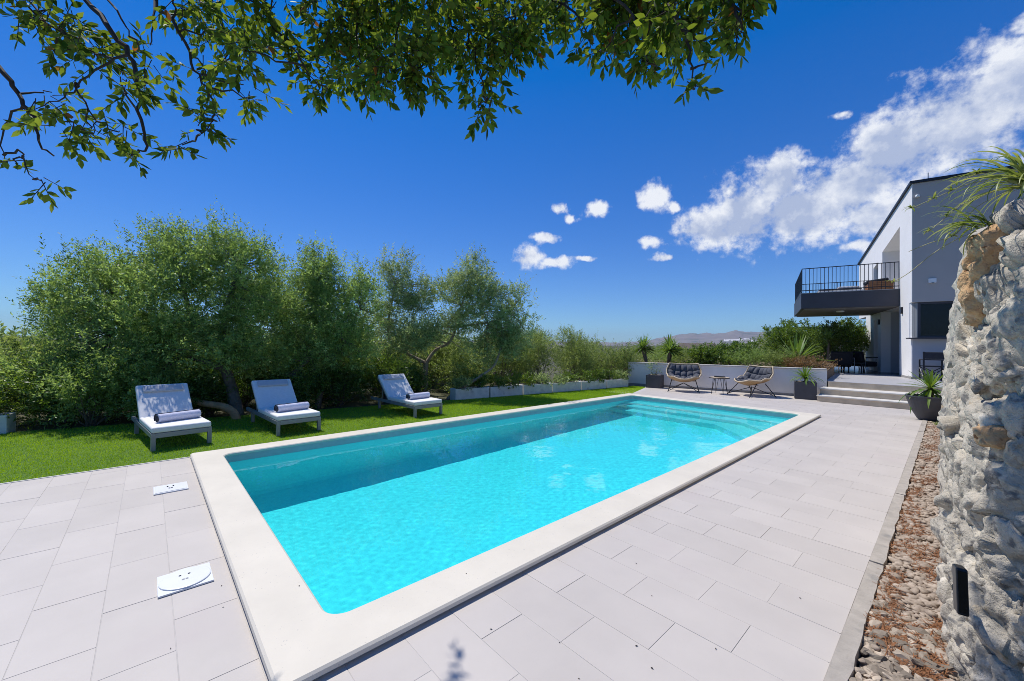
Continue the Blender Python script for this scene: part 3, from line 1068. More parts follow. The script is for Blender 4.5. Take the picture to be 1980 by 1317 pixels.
# ================================================================== LOUNGERS AND TOWELS
def make_lounger():
    t = thing('sun_lounger', 'x', 'sun lounger', (0, 0, 0), 0, 'sun loungers on the lawn')
    hw_ = .335
    for sx, x in ((0, -.025), (1, -1.55)):
        for s in (-1, 1):
            MB().box(x - .025, x + .025, s * (hw_ - .025) - .025, s * (hw_ - .025) + .025, 0, .235).build('leg', M_alu, t, bevel=.003)
    MB().box(-.05, 0, -hw_ + .05, hw_ - .05, .17, .235).build('front_rail', M_alu, t, bevel=.003)
    for s in (-1, 1):
        MB().box(-1.95, -.05, s * (hw_ - .02) - .02, s * (hw_ - .02) + .02, .175, .235).build('side_rail', M_alu, t, bevel=.003)
    b = MB()
    for k in range(5):
        b.box(-.15 - k * .22, -.08 - k * .22, -hw_ + .04, hw_ - .04, .205, .23)
    b.build('slat_support', M_alu, t)
    MB().box(-1.13, .0, -hw_ + .005, hw_ - .005, .238, .318).build('seat_cushion', M_sling, t, bevel=.022, seg=3)
    mt = Matrix.Translation((-1.13, 0, .25)) @ Matrix.Rotation(R(42), 4, 'Y')
    bk = MB().box(-.70, .02, -hw_ + .005, hw_ - .005, 0, .075, mt).build('back_cushion', M_sling, t, bevel=.022, seg=3)
    MB().box(-.645, -.51, -hw_ + .08, hw_ - .08, .077, .115, mt).build('headrest', M_pillow, bk, bevel=.018, seg=3)
    b = MB()
    for s in (-1, 1):
        b.box(-.68, .0, s * (hw_ - .03) - .015, s * (hw_ - .03) + .015, -.03, -.002, mt)
    b.tube([(-1.55, -.25, .2), (-1.50, -.25, .55)], .01, 6).tube([(-1.55, .25, .2), (-1.50, .25, .55)], .01, 6)
    b.build('back_frame', M_alu, t)
    return t


def make_towel():
    t = thing('rolled_towel', 'x', 'towel', (0, 0, 0), 0, 'rolled towels on the loungers')
    r, hl = .068, .26
    n = 28
    b = MB()
    v, f = [], []
    for i in range(2):
        yv = (-hl, hl)[i]
        for k in range(n):
            a = 2 * math.pi * k / n
            rr = r * (1 + .03 * math.sin(3 * a))
            v.append((rr * math.cos(a), yv, r * .92 + rr * .92 * math.sin(a)))
    f = [(k, (k + 1) % n, n + (k + 1) % n, n + k) for k in range(n)] + [tuple(range(n))[::-1], tuple(range(n, 2 * n))]
    b.add(v, f).build('roll', M_towel, t, bevel=.012, seg=3, smooth=False)
    fl_ = MB()
    arc = [R(a) for a in range(88, 217, 16)]
    v = []
    for a in arc:
        for (rr, yv) in ((r + .001, -hl - .012), (r + .007, -hl - .012), (r + .007, hl + .014), (r + .001, hl + .014)):
            v.append((rr * math.cos(a), yv, r * .92 + rr * .92 * math.sin(a)))
    f = [(0, 1, 2, 3), tuple(4 * (len(arc) - 1) + q for q in (3, 2, 1, 0))]
    for j in range(len(arc) - 1):
        for q in range(4):
            f.append((4 * j + q, 4 * (j + 1) + q, 4 * (j + 1) + (q + 1) % 4, 4 * j + (q + 1) % 4))
    fl_.add(v, f).build('outer_wrap', M_toweld, t)
    for s in (-1, 1):
        path = []
        for k in range(46):
            a = k * .42
            rr = .008 + .044 * k / 45
            path.append((rr * math.cos(a), s * (hl + .004), r * .92 + rr * math.sin(a)))
        MB().tube(path, .0052, 6).build('spiral_end', M_toweld, t)
    return t


lp, tp_ = make_lounger(), make_towel()
LOUNG = [((-7.265, .37, 0), 7.0, 'grey sun lounger standing nearest the turf corner by the pool end, dappled with leaf shade'),
         ((-7.19, 1.85, 0), 3.5, 'grey sun lounger standing between two others before of the bent peeling trunk'),
         ((-7.23, 4.29, 0), 2.5, 'grey sun lounger standing before the forked olive trunk, beside the row of concrete planters')]
TOWL = ['lavender towel roll on the lounger nearest the deck corner', 'lavender towel roll on the lounger between the two others', 'lavender towel roll on the lounger by the forked olive trunk']
for i, (loc, a, lab) in enumerate(LOUNG):
    o = lp if i == 0 else copy_tree(lp)
    o.location = loc
    o.rotation_euler = (0, 0, R(a))
    o['label'] = lab
    tw = tp_ if i == 0 else copy_tree(tp_)
    m4 = Matrix.Translation(loc) @ Matrix.Rotation(R(a), 4, 'Z')
    tw.location = m4 @ Vector(((-.45, -.42, -.40)[i], (.03, .02, .0)[i], .319))
    tw.rotation_euler = (0, 0, R(a + (14, 10, 6)[i]))
    tw['label'] = TOWL[i]


# ================================================================== RATTAN CHAIRS, TABLE, PLANTERS
def surf(u, v):
    yk = np.interp(v, [0, .25, .55, .8, 1], [-.46, -.16, .18, .36, .47])
    zk = np.interp(v, [0, .25, .55, .8, 1], [.43, .335, .40, .62, .88])
    w = np.interp(v, [0, .2, .5, .8, 1], [.30, .47, .54, .54, .46])
    z = zk + .20 * (u ** 2) * np.interp(v, [0, .4, 1], [.35, 1.0, .15])
    y_ = yk - .10 * (u ** 2) * np.interp(v, [0, .5, 1], [-1.2, 0, 1.4])
    return np.stack([u * w, y_, z], -1)


def make_rattan():
    t = thing('rattan_lounge_chair', 'x', 'lounge chair', (0, 0, 0), 0, 'rattan chairs by the garden wall')
    nu, nv = 25, 25
    U, Vv = np.meshgrid(np.linspace(-1, 1, nu), np.linspace(0, 1, nv))
    P0 = surf(U, Vv)
    du = np.gradient(P0, axis=1)
    dv = np.gradient(P0, axis=0)
    nrm = unit(np.cross(du, dv))
    q = np.arange(nu * nv).reshape(nv, nu)
    F1 = np.stack([q[:-1, :-1], q[:-1, 1:], q[1:, 1:], q[1:, :-1]], -1).reshape(-1, 4)
    sh = np_mesh('rattan_shell', P0.reshape(-1, 3), F1, M_rattan, t, smooth=True)
    md = sh.modifiers.new('thick', 'SOLIDIFY')
    md.thickness = .025
    md.offset = -1
    # round cane rim
    rim = [tuple(P0[0, i]) for i in range(nu)] + [tuple(P0[j, -1]) for j in range(1, nv)] + [tuple(P0[-1, i]) for i in range(nu - 2, -1, -1)] + [tuple(P0[j, 0]) for j in range(nv - 2, -1, -1)]
    MB().tube(rim, .021, 8, caps=False).build('rim', M_rim, t, smooth=True)
    # tufted cushion
    nu2, nv2 = 61, 61
    U, Vv = np.meshgrid(np.linspace(-.93, .93, nu2), np.linspace(.03, .97, nv2))
    P1 = surf(U, Vv)
    du = np.gradient(P1, axis=1)
    dv = np.gradient(P1, axis=0)
    nrm = unit(np.cross(du, dv))
    su = np.abs(np.sin(np.pi * (U / .93 + 1) / 2 * 5))
    sv = np.abs(np.sin(np.pi * (Vv - .03) / .94 * 5))
    puff = (su * sv) ** .45
    top = P1 + nrm * (.035 + .075 * puff + .008 * np.sin(U * 23 + Vv * 17))[..., None]
    bot = P1 + nrm * .008
    q = np.arange(nu2 * nv2).reshape(nv2, nu2)
    Ft = np.stack([q[:-1, :-1], q[:-1, 1:], q[1:, 1:], q[1:, :-1]], -1).reshape(-1, 4)
    nb_ = nu2 * nv2
    bl = np.concatenate([q[0, :], q[1:, -1], q[-1, -2::-1], q[-2:0:-1, 0]])
    Fs = np.stack([bl, np.roll(bl, -1), np.roll(bl, -1) + nb_, bl + nb_], -1)
    np_mesh('tufted_cushion', np.concatenate([top.reshape(-1, 3), bot.reshape(-1, 3)]), np.concatenate([Ft, Ft[:, ::-1] + nb_, Fs]), M_cush, t, smooth=True)
    for sx in (-1, 1):
        MB().tube([(sx * .36, -.12, .40), (sx * .47, -.46, 0)], .013, 8).build('leg', M_dmetal, t)
        MB().tube([(sx * .36, .16, .40), (sx * .47, .44, 0)], .013, 8).build('leg', M_dmetal, t)
        MB().tube([(sx * .46, -.43, .03), (0, .0, .27), (-sx * .46, .41, .03)], .010, 8).build('cross_brace', M_dmetal, t)
    MB().tube([(-.38, -.1, .36), (.38, -.1, .36)], .012, 8).build('seat_bar', M_dmetal, t)
    return t


rc = make_rattan()
rc.location = (-5.98, 13.22, 0)
rc.rotation_euler = (0, 0, R(24))
rc['label'] = 'rattan lounge chair with charcoal tufted cushion, facing the pool beside the corner planter'
r2c = copy_tree(rc)
r2c.location = (-4.12, 13.78, 0)
r2c.rotation_euler = (0, 0, R(-33))
r2c['label'] = 'rattan lounge chair with charcoal tufted cushion, turned side on next to the yucca planter'

t = thing('side_table', 'small round side table with thin dark legs between the two rattan chairs', 'table', (-4.92, 13.42, 0))
MB().lathe([(.27, .495), (.285, .50), (.285, .525), (.27, .53)], 32).build('table_top', M_rim, t)
MB().tube([(.285 * math.cos(a * math.pi / 16), .285 * math.sin(a * math.pi / 16), .512) for a in range(33)], .013, 8, caps=False).build('rim', M_dmetal, t)
for k in range(4):
    a = R(45 + 90 * k)
    c, s = math.cos(a), math.sin(a)
    MB().tube([(.17 * c - .05 * s, .17 * s + .05 * c, .50), (.25 * c, .25 * s, .005), (.17 * c + .05 * s, .17 * s - .05 * c, .50)], .008, 6).build('hairpin_leg', M_dmetal, t)
t2 = thing('serving_tray', 'flat dark tray lying on the round side table', 'tray', (-4.92, 13.42, .531))
MB().lathe([(.13, 0), (.16, .012), (.165, .03), (.155, .03), (.13, .012)], 28).build('tray_dish', M_black, t2)


def sword_mesh(name, m, l=1.0, w=.06, bend=.25, n=6, fold=.25):
    v, f = [], []
    for i in range(n + 1):
        s = i / n
        ww = w * (0.55 + .9 * s) * (1 - s) ** .55 + .002 if s < 1 else .001
        z = s * l
        yb = bend * s * s * l
        v += [(-ww, yb - fold * ww, z - bend * .4 * s ** 3 * l), (0, yb, z - bend * .4 * s ** 3 * l), (ww, yb - fold * ww, z - bend * .4 * s ** 3 * l)]
    for i in range(n):
        a = 3 * i
        f += [(a, a + 1, a + 4, a + 3), (a + 1, a + 2, a + 5, a + 4)]
    me = bpy.data.meshes.new(name)
    me.from_pydata(v, [], f)
    me.polygons.foreach_set('use_smooth', [True] * len(me.polygons))
    me.materials.append(m)
    return me


M_yo = leaf_mat('yucca_leaf_single', (.07, .14, .02), (.19, .28, .06), trans=.25, rough=.4, rand_obj=True)
SW = [sword_mesh('sword_leaf', M_yo, bend=b_) for b_ in (.05, .25, .5)]


def rosette(t, base, n, l, spread, mesh_pool=SW, name='leaf', seed=0, wscale=1.0):
    rr = random.Random(seed)
    for k in range(n):
        s = (k + .5) / n
        tilt = R(6 + spread * s ** .8 + rr.uniform(-7, 7))
        azm = k * 2.39996 + rr.uniform(-.2, .2)
        o = bpy.data.objects.new(name, mesh_pool[0 if s < .3 else (1 if s < .7 else 2)])
        put(o, t)
        ll = l * rr.uniform(.75, 1.05) * (.8 + .35 * s)
        o.matrix_local = Matrix.Translation((base[0], base[1], base[2] + .02 * (1 - s))) @ Matrix.Rotation(azm, 4, 'Z') @ Matrix.Rotation(-tilt, 4, 'X') @ Matrix.Diagonal((ll * wscale, ll, ll, 1))


def box_planter(loc, rz, s, h, label, group=None):
    t = thing('box_planter', label, 'planter', loc, rz, group)
    b = MB()
    a, w = s / 2, .03
    b.box(-a, a, -a, -a + w, 0, h).box(-a, a, a - w, a, 0, h).box(-a, -a + w, -a + w, a - w, 0, h).box(a - w, a, -a + w, a - w, 0, h)
    b.box(-a + w, a - w, -a + w, a - w, 0, .04)
    b.build('planter_box', M_anth, t, bevel=.004)
    MB().box(-a + w, a - w, -a + w, a - w, .04, h - .04).build('soil', M_soil, t)
    for k in range(7):
        rr = random.Random(k)
        MB().lathe([(.03, 0), (.05, .02), (.03, .045)], 7, (rr.uniform(-a + .08, a - .08), rr.uniform(-a + .08, a - .08), h - .04)).build('pebble', M_grav2, t)
    return t


box_planter((-2.86, 14.30, 0), R(14), .52, .50, 'square anthracite planter with a spiky yucca beside the garden steps')
y1_ = thing('potted_yucca', 'spiky green yucca growing in the square planter by the garden steps', 'yucca', (-2.86, 14.30, .46), R(14))
MB().tube([(0, 0, 0), (.01, 0, .10), (0, .01, .16)], [.035, .03, .03], 8).build('stem', M_bark, y1_)
rosette(y1_, (0, 0, .12), 54, .52, 72, seed=4, wscale=1.0)
box_planter((-7.16, 13.52, 0), R(13), .50, .46, 'square anthracite planter with a scraggly shrub at the corner of lawn and wall')

# tapered bowl planter by the gravel
bp = thing('bowl_planter', 'rounded tapering charcoal planter with a yucca at the end of the gravel strip', 'planter', (-.27, 12.25, 0))
MB().lathe([(.17, 0), (.20, .02), (.30, .22), (.36, .42), (.37, .48), (.385, .485), (.385, .51), (.345, .51), (.335, .44)], 32, (0, 0, 0), power=3.2).build('bowl', M_anth, bp)
MB().lathe([(.30, .40), (.335, .45)], 24, (0, 0, 0), power=3.2).build('soil', M_soil, bp)
y2_ = thing('potted_yucca', 'spiky green yucca growing in the rounded bowl planter against the rock wall', 'yucca', (-.27, 12.25, .45))
MB().tube([(0, 0, -.02), (.02, 0, .10), (.0, .0, .24)], [.035, .03, .028], 8).build('stem', M_bark, y2_)
rosette(y2_, (0, 0, .20), 50, .60, 108, seed=9, wscale=1.0)


# skimmer lids
def skimmer(loc, lab, open_):
    t = thing('skimmer_lid', lab, 'skimmer lid', loc, 0, 'skimmer lids in the deck')
    MB().box(-.132, .132, -.132, .132, .0015, .012).build('frame_plate', M_white, t, bevel=.002)
    MB().lathe([(.128, .0125), (.128, .019), (.122, .021)], 40).build('round_lid', M_white, t) if open_ else MB().box(-.118, .118, -.118, .118, .0125, .016).build('round_lid', M_white, t, bevel=.001)
    for (x, y_) in ((-.035, .02), (-.035, -.025)):
        MB().lathe([(.007, .0165), (.007, .0225)], 10, (x, y_, 0)).build('screw', M_dmetal, t)
    for (x, y_) in ((.025, -.012), (.025, .006)):
        MB().box(x - .008, x + .008, y_ - .007, y_ + .007, .0165, .0218).build('finger_slot', M_alu, t)
    return t


skimmer((-5.30, .185, 0), 'square white skimmer lid set in the tiles near the lawn edge', False)
skimmer((-3.22, .19, 0), 'white skimmer lid with a round cover, set in the tiles beside the coping', True)
# ================================================================== VEGETATION
def leaf_quads(base, axis, ln, wd, rng, fold=.15):
    n = len(base)
    side = unit(np.cross(axis, rng.normal(size=(n, 3))))
    nr = np.cross(axis, side)
    ln = ln[:, None]
    wd = wd[:, None]
    mid = base + axis * ln * .48
    V = np.stack([base, mid + side * wd * .5 + nr * wd * fold, base + axis * ln, mid - side * wd * .5 + nr * wd * fold], 1)
    return V.reshape(-1, 3)


def crown_leaves(rng, lobes, nclump, nshoot, nleaf, ll, lw, slen, up=.6, clump_r=.13, surf_bias=.45, wands=0):
    w = np.array([l[3] * l[4] * l[5] for l in lobes]) ** .6
    w = w / w.sum()
    pick = rng.choice(len(lobes), nclump, p=w)
    lb = np.array(lobes)[pick]
    d = unit(rng.normal(size=(nclump, 3)))
    rad = rng.uniform(0, 1, nclump) ** surf_bias
    cc = lb[:, :3] + d * lb[:, 3:6] * rad[:, None]
    cc = cc[cc[:, 2] > .08]
    d = d[:len(cc)] if len(d) == len(cc) else unit(cc - lb[:len(cc), :3])
    ctone = rng.uniform(-.25, .25, len(cc))
    st = np.repeat(cc, nshoot, 0) + rng.normal(size=(len(cc) * nshoot, 3)) * clump_r
    sd = unit(np.repeat(d, nshoot, 0) * .55 + rng.normal(size=st.shape) * .5 + np.array([0, 0, up]))
    sl = rng.uniform(.5, 1.15, len(st)) * slen
    tone = np.repeat(ctone, nshoot) + rng.uniform(-.15, .15, len(st))
    if wands:                                                    # long upright shoots along the skyline
        top = np.argsort(-(cc[:, 2] + rng.normal(size=len(cc)) * .25))[:wands]
        ws = cc[top] + rng.normal(size=(len(top), 3)) * .08
        wdv = unit(rng.normal(size=(len(top), 3)) * .16 + np.array([0, 0, 1.0]))
        st, sd = np.concatenate([st, ws]), np.concatenate([sd, wdv])
        sl = np.concatenate([sl, rng.uniform(1.0, 2.0, len(top)) * slen])
        tone = np.concatenate([tone, rng.uniform(-.1, .3, len(top))])
    bs, axx, lns, tn_ = [], [], [], []
    pr = unit(np.cross(sd, rng.normal(size=sd.shape)))
    pr2 = np.cross(sd, pr)
    for j in range(nleaf):
        t_ = (j + .3 + .4 * rng.uniform(0, 1, len(st))) / nleaf
        p = st + sd * (sl * t_)[:, None]
        a = j * 1.571 + rng.uniform(-.5, .5, len(st))
        out = pr * np.cos(a)[:, None] + pr2 * np.sin(a)[:, None]
        bs.append(p)
        axx.append(unit(sd * .75 + out * .8 + rng.normal(size=out.shape) * .15))
        lns.append(ll * rng.uniform(.7, 1.2, len(st)) * (1.05 - .35 * t_))
        tn_.append(.5 + tone + rng.uniform(-.3, .3, len(st)))
    base, axis, ln, tn2 = map(np.concatenate, (bs, axx, lns, tn_))
    V = leaf_quads(base, axis, ln, ln * (lw / ll), rng)
    return V, np.arange(len(V)).reshape(-1, 4), np.clip(np.repeat(tn2, 4), 0, 1), cc


def wiggle(a, b, n, amp, rng):
    a, b = Vector(a), Vector(b)
    out = []
    for i in range(n + 1):
        s = i / n
        k = amp * math.sin(math.pi * s)
        out.append(a.lerp(b, s) + Vector((rng.uniform(-k, k), rng.uniform(-k, k), rng.uniform(-k, k) * .6)))
    return out


def smooth_path(pts, k=4):
    pts = [Vector(p) for p in pts]
    out = []
    for i in range(len(pts) - 1):
        p0, p1, p2, p3 = pts[max(i - 1, 0)], pts[i], pts[i + 1], pts[min(i + 2, len(pts) - 1)]
        for j in range(k):
            s = j / k
            out.append(.5 * ((2 * p1) + (p2 - p0) * s + (2 * p0 - 5 * p1 + 4 * p2 - p3) * s * s + (3 * p1 - p0 - 3 * p2 + p3) * s ** 3))
    out.append(pts[-1])
    return out


def tree(name, label, base, stems, lobes, seed, nclump, m=M_olive, bark=M_bark, group=None, ll=.078, lw=.027, slen=.32, wands=60, nshoot=13, nleaf=11, surf_bias=.45, clump_r=.13):
    """stems: list of (points, r0, r1) limbs drawn as tapered tubes"""
    rng = np.random.default_rng(seed)
    pr = random.Random(seed)
    t = thing(name, label, 'tree', base, 0, group)
    tr = MB()
    ends = []
    for k, (pts, r0, r1) in enumerate(stems):
        path = smooth_path(pts)
        n = len(path)
        rs = [r0 + (r1 - r0) * (i / (n - 1)) ** .8 for i in range(n)]
        rs = [r * pr.uniform(.92, 1.1) for r in rs]
        tr.tube(path, rs, 9)
        ends += path[n // 3:]
    V, F, tn_, cc = crown_leaves(rng, lobes, nclump, nshoot, nleaf, ll, lw, slen, wands=wands, surf_bias=surf_bias, clump_r=clump_r)
    tr.build('trunk', bark, t, smooth=True, off=base)
    tw = MB()
    E_ = np.array([tuple(e) for e in ends])
    for c in cc[::2]:
        dd = np.linalg.norm(E_ - c, axis=1)
        e = ends[int(dd.argmin())]
        if dd.min() < 1.8:
            tw.tube(wiggle(e, c, 4, .06, pr), [.013, .010, .008, .006, .003], 4, caps=False)
    tw.build('branches', bark, t, smooth=True, off=base)
    np_mesh('crown', V, F, m, t, tint=tn_, off=base)
    return t


def bush(name, label, base, rx, ry, h, seed, nclump, m, ll=.055, lw=.02, slen=.22, group=None, nshoot=9, nleaf=9, up=.5, cat='shrub', clump_r=.10, wands=0, lobes=None):
    rng = np.random.default_rng(seed)
    pr = random.Random(seed)
    t = thing(name, label, cat, base, 0, group)
    x, y_, z = base
    if lobes is None:
        lobes = [(x, y_, z + h * .45, rx, ry, h * .5)]
        for k in range(4):
            a = pr.uniform(0, 6.28)
            lobes.append((x + rx * .55 * math.cos(a), y_ + ry * .55 * math.sin(a), z + h * pr.uniform(.4, .68), rx * .55, ry * .55, h * .3))
    V, F, tn_, cc = crown_leaves(rng, lobes, nclump, nshoot, nleaf, ll, lw, slen, up=up, clump_r=clump_r, wands=wands)
    keep = V.reshape(-1, 4, 3)[:, :, 2].min(1) > z - .05
    V = V.reshape(-1, 4, 3)[keep].reshape(-1, 3)
    tn_ = tn_.reshape(-1, 4)[keep].ravel()
    tw = MB()
    for c in cc[::5]:
        tw.tube(wiggle((x + (c[0] - x) * .15, y_ + (c[1] - y_) * .15, z - .02), c, 4, .05, pr), [.016, .012, .009, .006, .003], 4, caps=False)
    tw.build('stems', M_bark, t, off=base)
    np_mesh('leaves', V, np.arange(len(V)).reshape(-1, 4), m, t, tint=tn_, off=base)
    return t


# olive trees behind the loungers
tree('olive_tree', 'large spreading olive tree with a broad many-stemmed crown behind the lounger nearest the deck corner', (-9.75, 1.30, 0),
     [([(-9.7, 1.35, -.05), (-9.95, 1.25, .6), (-10.1, 1.1, 1.3), (-10.2, 1.2, 2.2), (-10.0, 1.4, 3.1)], .13, .04),
      ([(-10.1, 1.1, 1.2), (-10.6, .7, 1.8), (-10.9, .4, 3.2)], .08, .03),
      ([(-10.0, 1.2, .9), (-10.7, .3, 1.4), (-11.6, -.5, 2.3)], .08, .03),
      ([(-10.8, .2, 1.4), (-12.2, -1.2, 2.0)], .05, .02)],
     [(-10.9, .35, 3.0, .8, .8, .75), (-10.05, 1.35, 2.9, .75, .75, .7), (-11.3, .0, 3.2, .2, .2, .5), (-10.95, .35, 3.45, .2, .2, .5), (-10.6, .75, 3.3, .2, .2, .45), (-10.3, 1.1, 3.4, .2, .2, .45), (-9.95, 1.45, 3.3, .22, .22, .45), (-9.7, 1.75, 3.05, .2, .2, .45), (-12.0, -.85, 2.85, .22, .22, .5), (-12.5, -1.4, 2.3, .2, .2, .4), (-11.8, -.65, 2.55, .75, .75, .65), (-12.3, -1.2, 1.9, .6, .6, .5), (-10.6, .3, 2.2, 1.2, 1.2, .8), (-9.75, 1.6, 2.0, .75, .75, .75),
      (-11.3, -.5, 1.6, .9, .9, .7), (-10.2, .3, 1.5, .9, .9, .6), (-9.75, 1.3, 1.4, .6, .6, .55), (-9.5, 1.15, 1.3, .4, .4, .4), (-10.2, -.3, .95, .6, .6, .5), (-11.0, -1.2, .8, .7, .7, .6)], 21, 700, wands=170)
tree('olive_tree', 'middle olive tree with upright shoots and a leaning pale limb behind the middle lounger', (-10.0, 3.15, 0),
     [([(-9.9, 2.9, -.05), (-10.0, 3.0, .5), (-10.2, 2.8, 1.2), (-10.2, 2.9, 2.8)], .09, .03),
      ([(-9.7, 2.3, .75), (-9.75, 2.75, 1.15), (-9.6, 3.3, 1.3), (-9.5, 3.7, 2.3)], .05, .02), ([(-10.1, 2.9, .9), (-10.9, 2.1, 2.4)], .05, .02)],
     [(-10.2, 2.9, 2.6, .6, .6, .65), (-10.95, 2.05, 2.4, .55, .55, .6), (-9.5, 3.75, 2.35, .55, .55, .6), (-10.25, 2.85, 3.25, .18, .18, .55), (-9.95, 3.2, 3.15, .18, .18, .5), (-10.8, 2.2, 3.0, .17, .17, .45), (-9.5, 3.75, 2.9, .18, .18, .45), (-10.1, 2.9, 1.9, 1.0, 1.0, .7), (-9.55, 3.4, 1.4, .7, .7, .5), (-9.8, 2.5, 1.0, .6, .6, .5), (-10.4, 3.6, 1.1, .7, .7, .6)], 22, 430, wands=110)
tree('olive_tree', 'grey-green olive tree with a forked pale trunk behind the lounger beside the planter row', (-10.6, 6.15, 0),
     [([(-10.6, 6.15, -.05), (-10.6, 6.15, .55), (-10.58, 6.16, .95)], .085, .075),
      ([(-10.58, 6.16, .9), (-10.85, 5.75, 1.15), (-11.15, 5.3, 1.5), (-11.1, 5.2, 2.2), (-10.8, 5.25, 3.2)], .06, .025),
      ([(-10.58, 6.16, .9), (-10.45, 6.4, 1.3), (-10.0, 6.65, 1.6), (-9.75, 6.75, 2.4), (-9.45, 6.9, 3.3)], .06, .025),
      ([(-9.75, 6.7, 2.0), (-8.9, 7.5, 2.2), (-8.5, 7.9, 2.7)], .03, .015)],
     [(-10.8, 5.2, 3.5, .5, .5, .62), (-10.7, 5.35, 2.7, .6, .6, .5), (-9.3, 6.95, 3.55, .42, .42, .6), (-9.65, 6.4, 3.0, .55, .55, .5), (-8.45, 7.9, 2.5, .42, .42, .62), (-11.0, 5.0, 2.1, .75, .75, .55),
      (-9.1, 7.1, 2.4, .8, .8, .6), (-10.35, 5.8, 2.85, .45, .45, .45), (-9.95, 6.4, 2.0, .6, .6, .4), (-9.0, 7.0, 3.0, .5, .5, .5), (-10.0, 5.3, 1.6, .6, .6, .5), (-8.55, 7.75, 1.7, .7, .7, .5), (-9.0, 7.3, 1.3, .7, .7, .5)], 23, 470, m=M_olive2, bark=M_barkp, wands=120, clump_r=.11)
# peeling bent trunk lying behind the loungers and a pale leaning pole stem
t = thing('bent_trunk', 'thick bent reddish peeling olive stem arching over the lawn between two loungers', 'tree stem', (-9.35, 1.1, 0))
MB().tube(smooth_path([(-9.30, 1.28, -.03), (-9.34, 1.22, .13), (-9.45, 1.06, .24), (-9.75, .75, .30), (-10.1, .45, .42), (-10.4, .2, .8)]), [.075] * 4 + [.07] * 4 + [.062] * 4 + [.055] * 4 + [.05] * 5, 10).build('stem', M_orange, t, smooth=True, off=t.location)
t = thing('leaning_stem', 'pale bare stem leaning out of the lawn towards the concrete planter row', 'tree stem', (-9.25, 6.05, 0))
MB().tube(smooth_path([(-9.25, 6.05, -.03), (-9.05, 6.4, .28), (-8.85, 6.9, .6), (-8.75, 7.3, .9), (-8.7, 7.5, 1.4)]), [.05] * 5 + [.043] * 4 + [.036] * 4 + [.03] * 4, 9).build('stem', M_barkp, t, smooth=True, off=t.location)

# understorey that closes the view under the crowns
US = [((-11.9, -2.6, 0), 1.1, 1.1, 1.4, M_scrub, 'pale scrub bush at the far end of the tree row beside the short planters'),
      ((-10.9, -1.15, 0), .85, .85, 1.15, M_bright, 'fresh green low bush in front of the large olive crown'),
      ((-11.7, .0, 0), 1.1, 1.1, 1.5, M_olive, 'dark undergrowth bush under the large olive, left of the bent trunk'),
      ((-11.3, 1.6, 0), 1.0, 1.0, 1.4, M_darkleaf, 'dark undergrowth bush behind the bent peeling stem'),
      ((-11.4, 3.4, 0), 1.1, 1.1, 1.6, M_darkleaf, 'dark undergrowth bush behind the middle olive tree'),
      ((-12.0, 5.2, 0), 1.1, 1.1, 1.6, M_scrub, 'undergrowth bush behind the forked olive trunk'),
      ((-10.9, 7.6, 0), 1.1, 1.1, 1.6, M_scrub, 'undergrowth bush between the forked olive and the far hedge'),
      ((-13.2, -3.6, 0), 1.3, 1.3, 1.5, M_olive, 'dark green bush closing the far end of the tree row'),
      ((-13.3, 1.2, 0), 1.5, 1.5, 2.2, M_olive, 'broad bush standing behind the large olive tree'),
      ((-13.0, 3.8, 0), 1.4, 1.4, 2.2, M_scrub, 'broad bush standing behind the middle olive tree'),
      ((-12.6, 7.4, 0), 1.4, 1.4, 2.2, M_scrub, 'broad bush standing behind the forked olive tree'),
      ((-10.2, -.75, 0), .6, .6, 1.1, M_olive, 'dark olive sucker bush beside the fresh green bush'),
      ((-10.35, .95, 0), .5, .5, .85, M_darkleaf, 'low dark bush under the bent peeling stem'),
      ((-9.95, 3.4, 0), .6, .6, .95, M_darkleaf, 'low dark bush at the foot of the middle olive'),
      ((-10.1, 5.4, 0), .5, .5, .85, M_darkleaf, 'low dark bush at the foot of the forked olive'),
      ((-9.55, 6.9, 0), .45, .45, .8, M_scrub, 'low scrub bush behind the pale leaning stem'),
      ((-15.2, -2.2, 0), 1.9, 1.9, 1.6, M_scrub, 'far scrub bush in the gap beside the far end of the tree row'),
      ((-16.0, -5.4, 0), 1.9, 1.9, 1.5, M_scrub, 'far scrub bush beyond the short trough planters'),
      ((-15.6, 1.2, 0), 1.9, 1.9, 2.1, M_scrub, 'far scrub bush glimpsed below the large olive crown'),
      ((-15.2, 4.6, 0), 1.9, 1.9, 2.1, M_scrub, 'far scrub bush glimpsed below the middle olive crown'),
      ((-14.6, 8.2, 0), 1.9, 1.9, 2.1, M_scrub, 'far scrub bush glimpsed through the forked olive'),
      ((-13.8, 11.6, 0), 1.9, 1.9, 1.9, M_scrub, 'far scrub bush behind the hedge along the planter row'),
      ((-9.9, .15, 0), .45, .45, .95, M_olive, 'small dark olive sucker bush right behind the lounger by the deck corner'),
      ((-9.75, 2.3, 0), .45, .45, .8, M_darkleaf, 'small dark sucker bush right behind the middle lounger'),
      ((-9.75, 4.5, 0), .6, .6, 1.1, M_darkleaf, 'small dark sucker bush behind the lounger by the forked trunk')]
for k, (p, rx, ry, h, m_, lab) in enumerate(US):
    bush('undergrowth_bush', lab, p, rx, ry, h, 40 + k, int((92 if rx < 1.8 else 48) * rx * (1 + h * .5)), m_, ll=.072 if rx < 1.8 else .13, lw=.028 if rx < 1.8 else .05, slen=.26, clump_r=.1 if rx < 1.8 else .2, nshoot=12, nleaf=11, group='bushes under the olives')

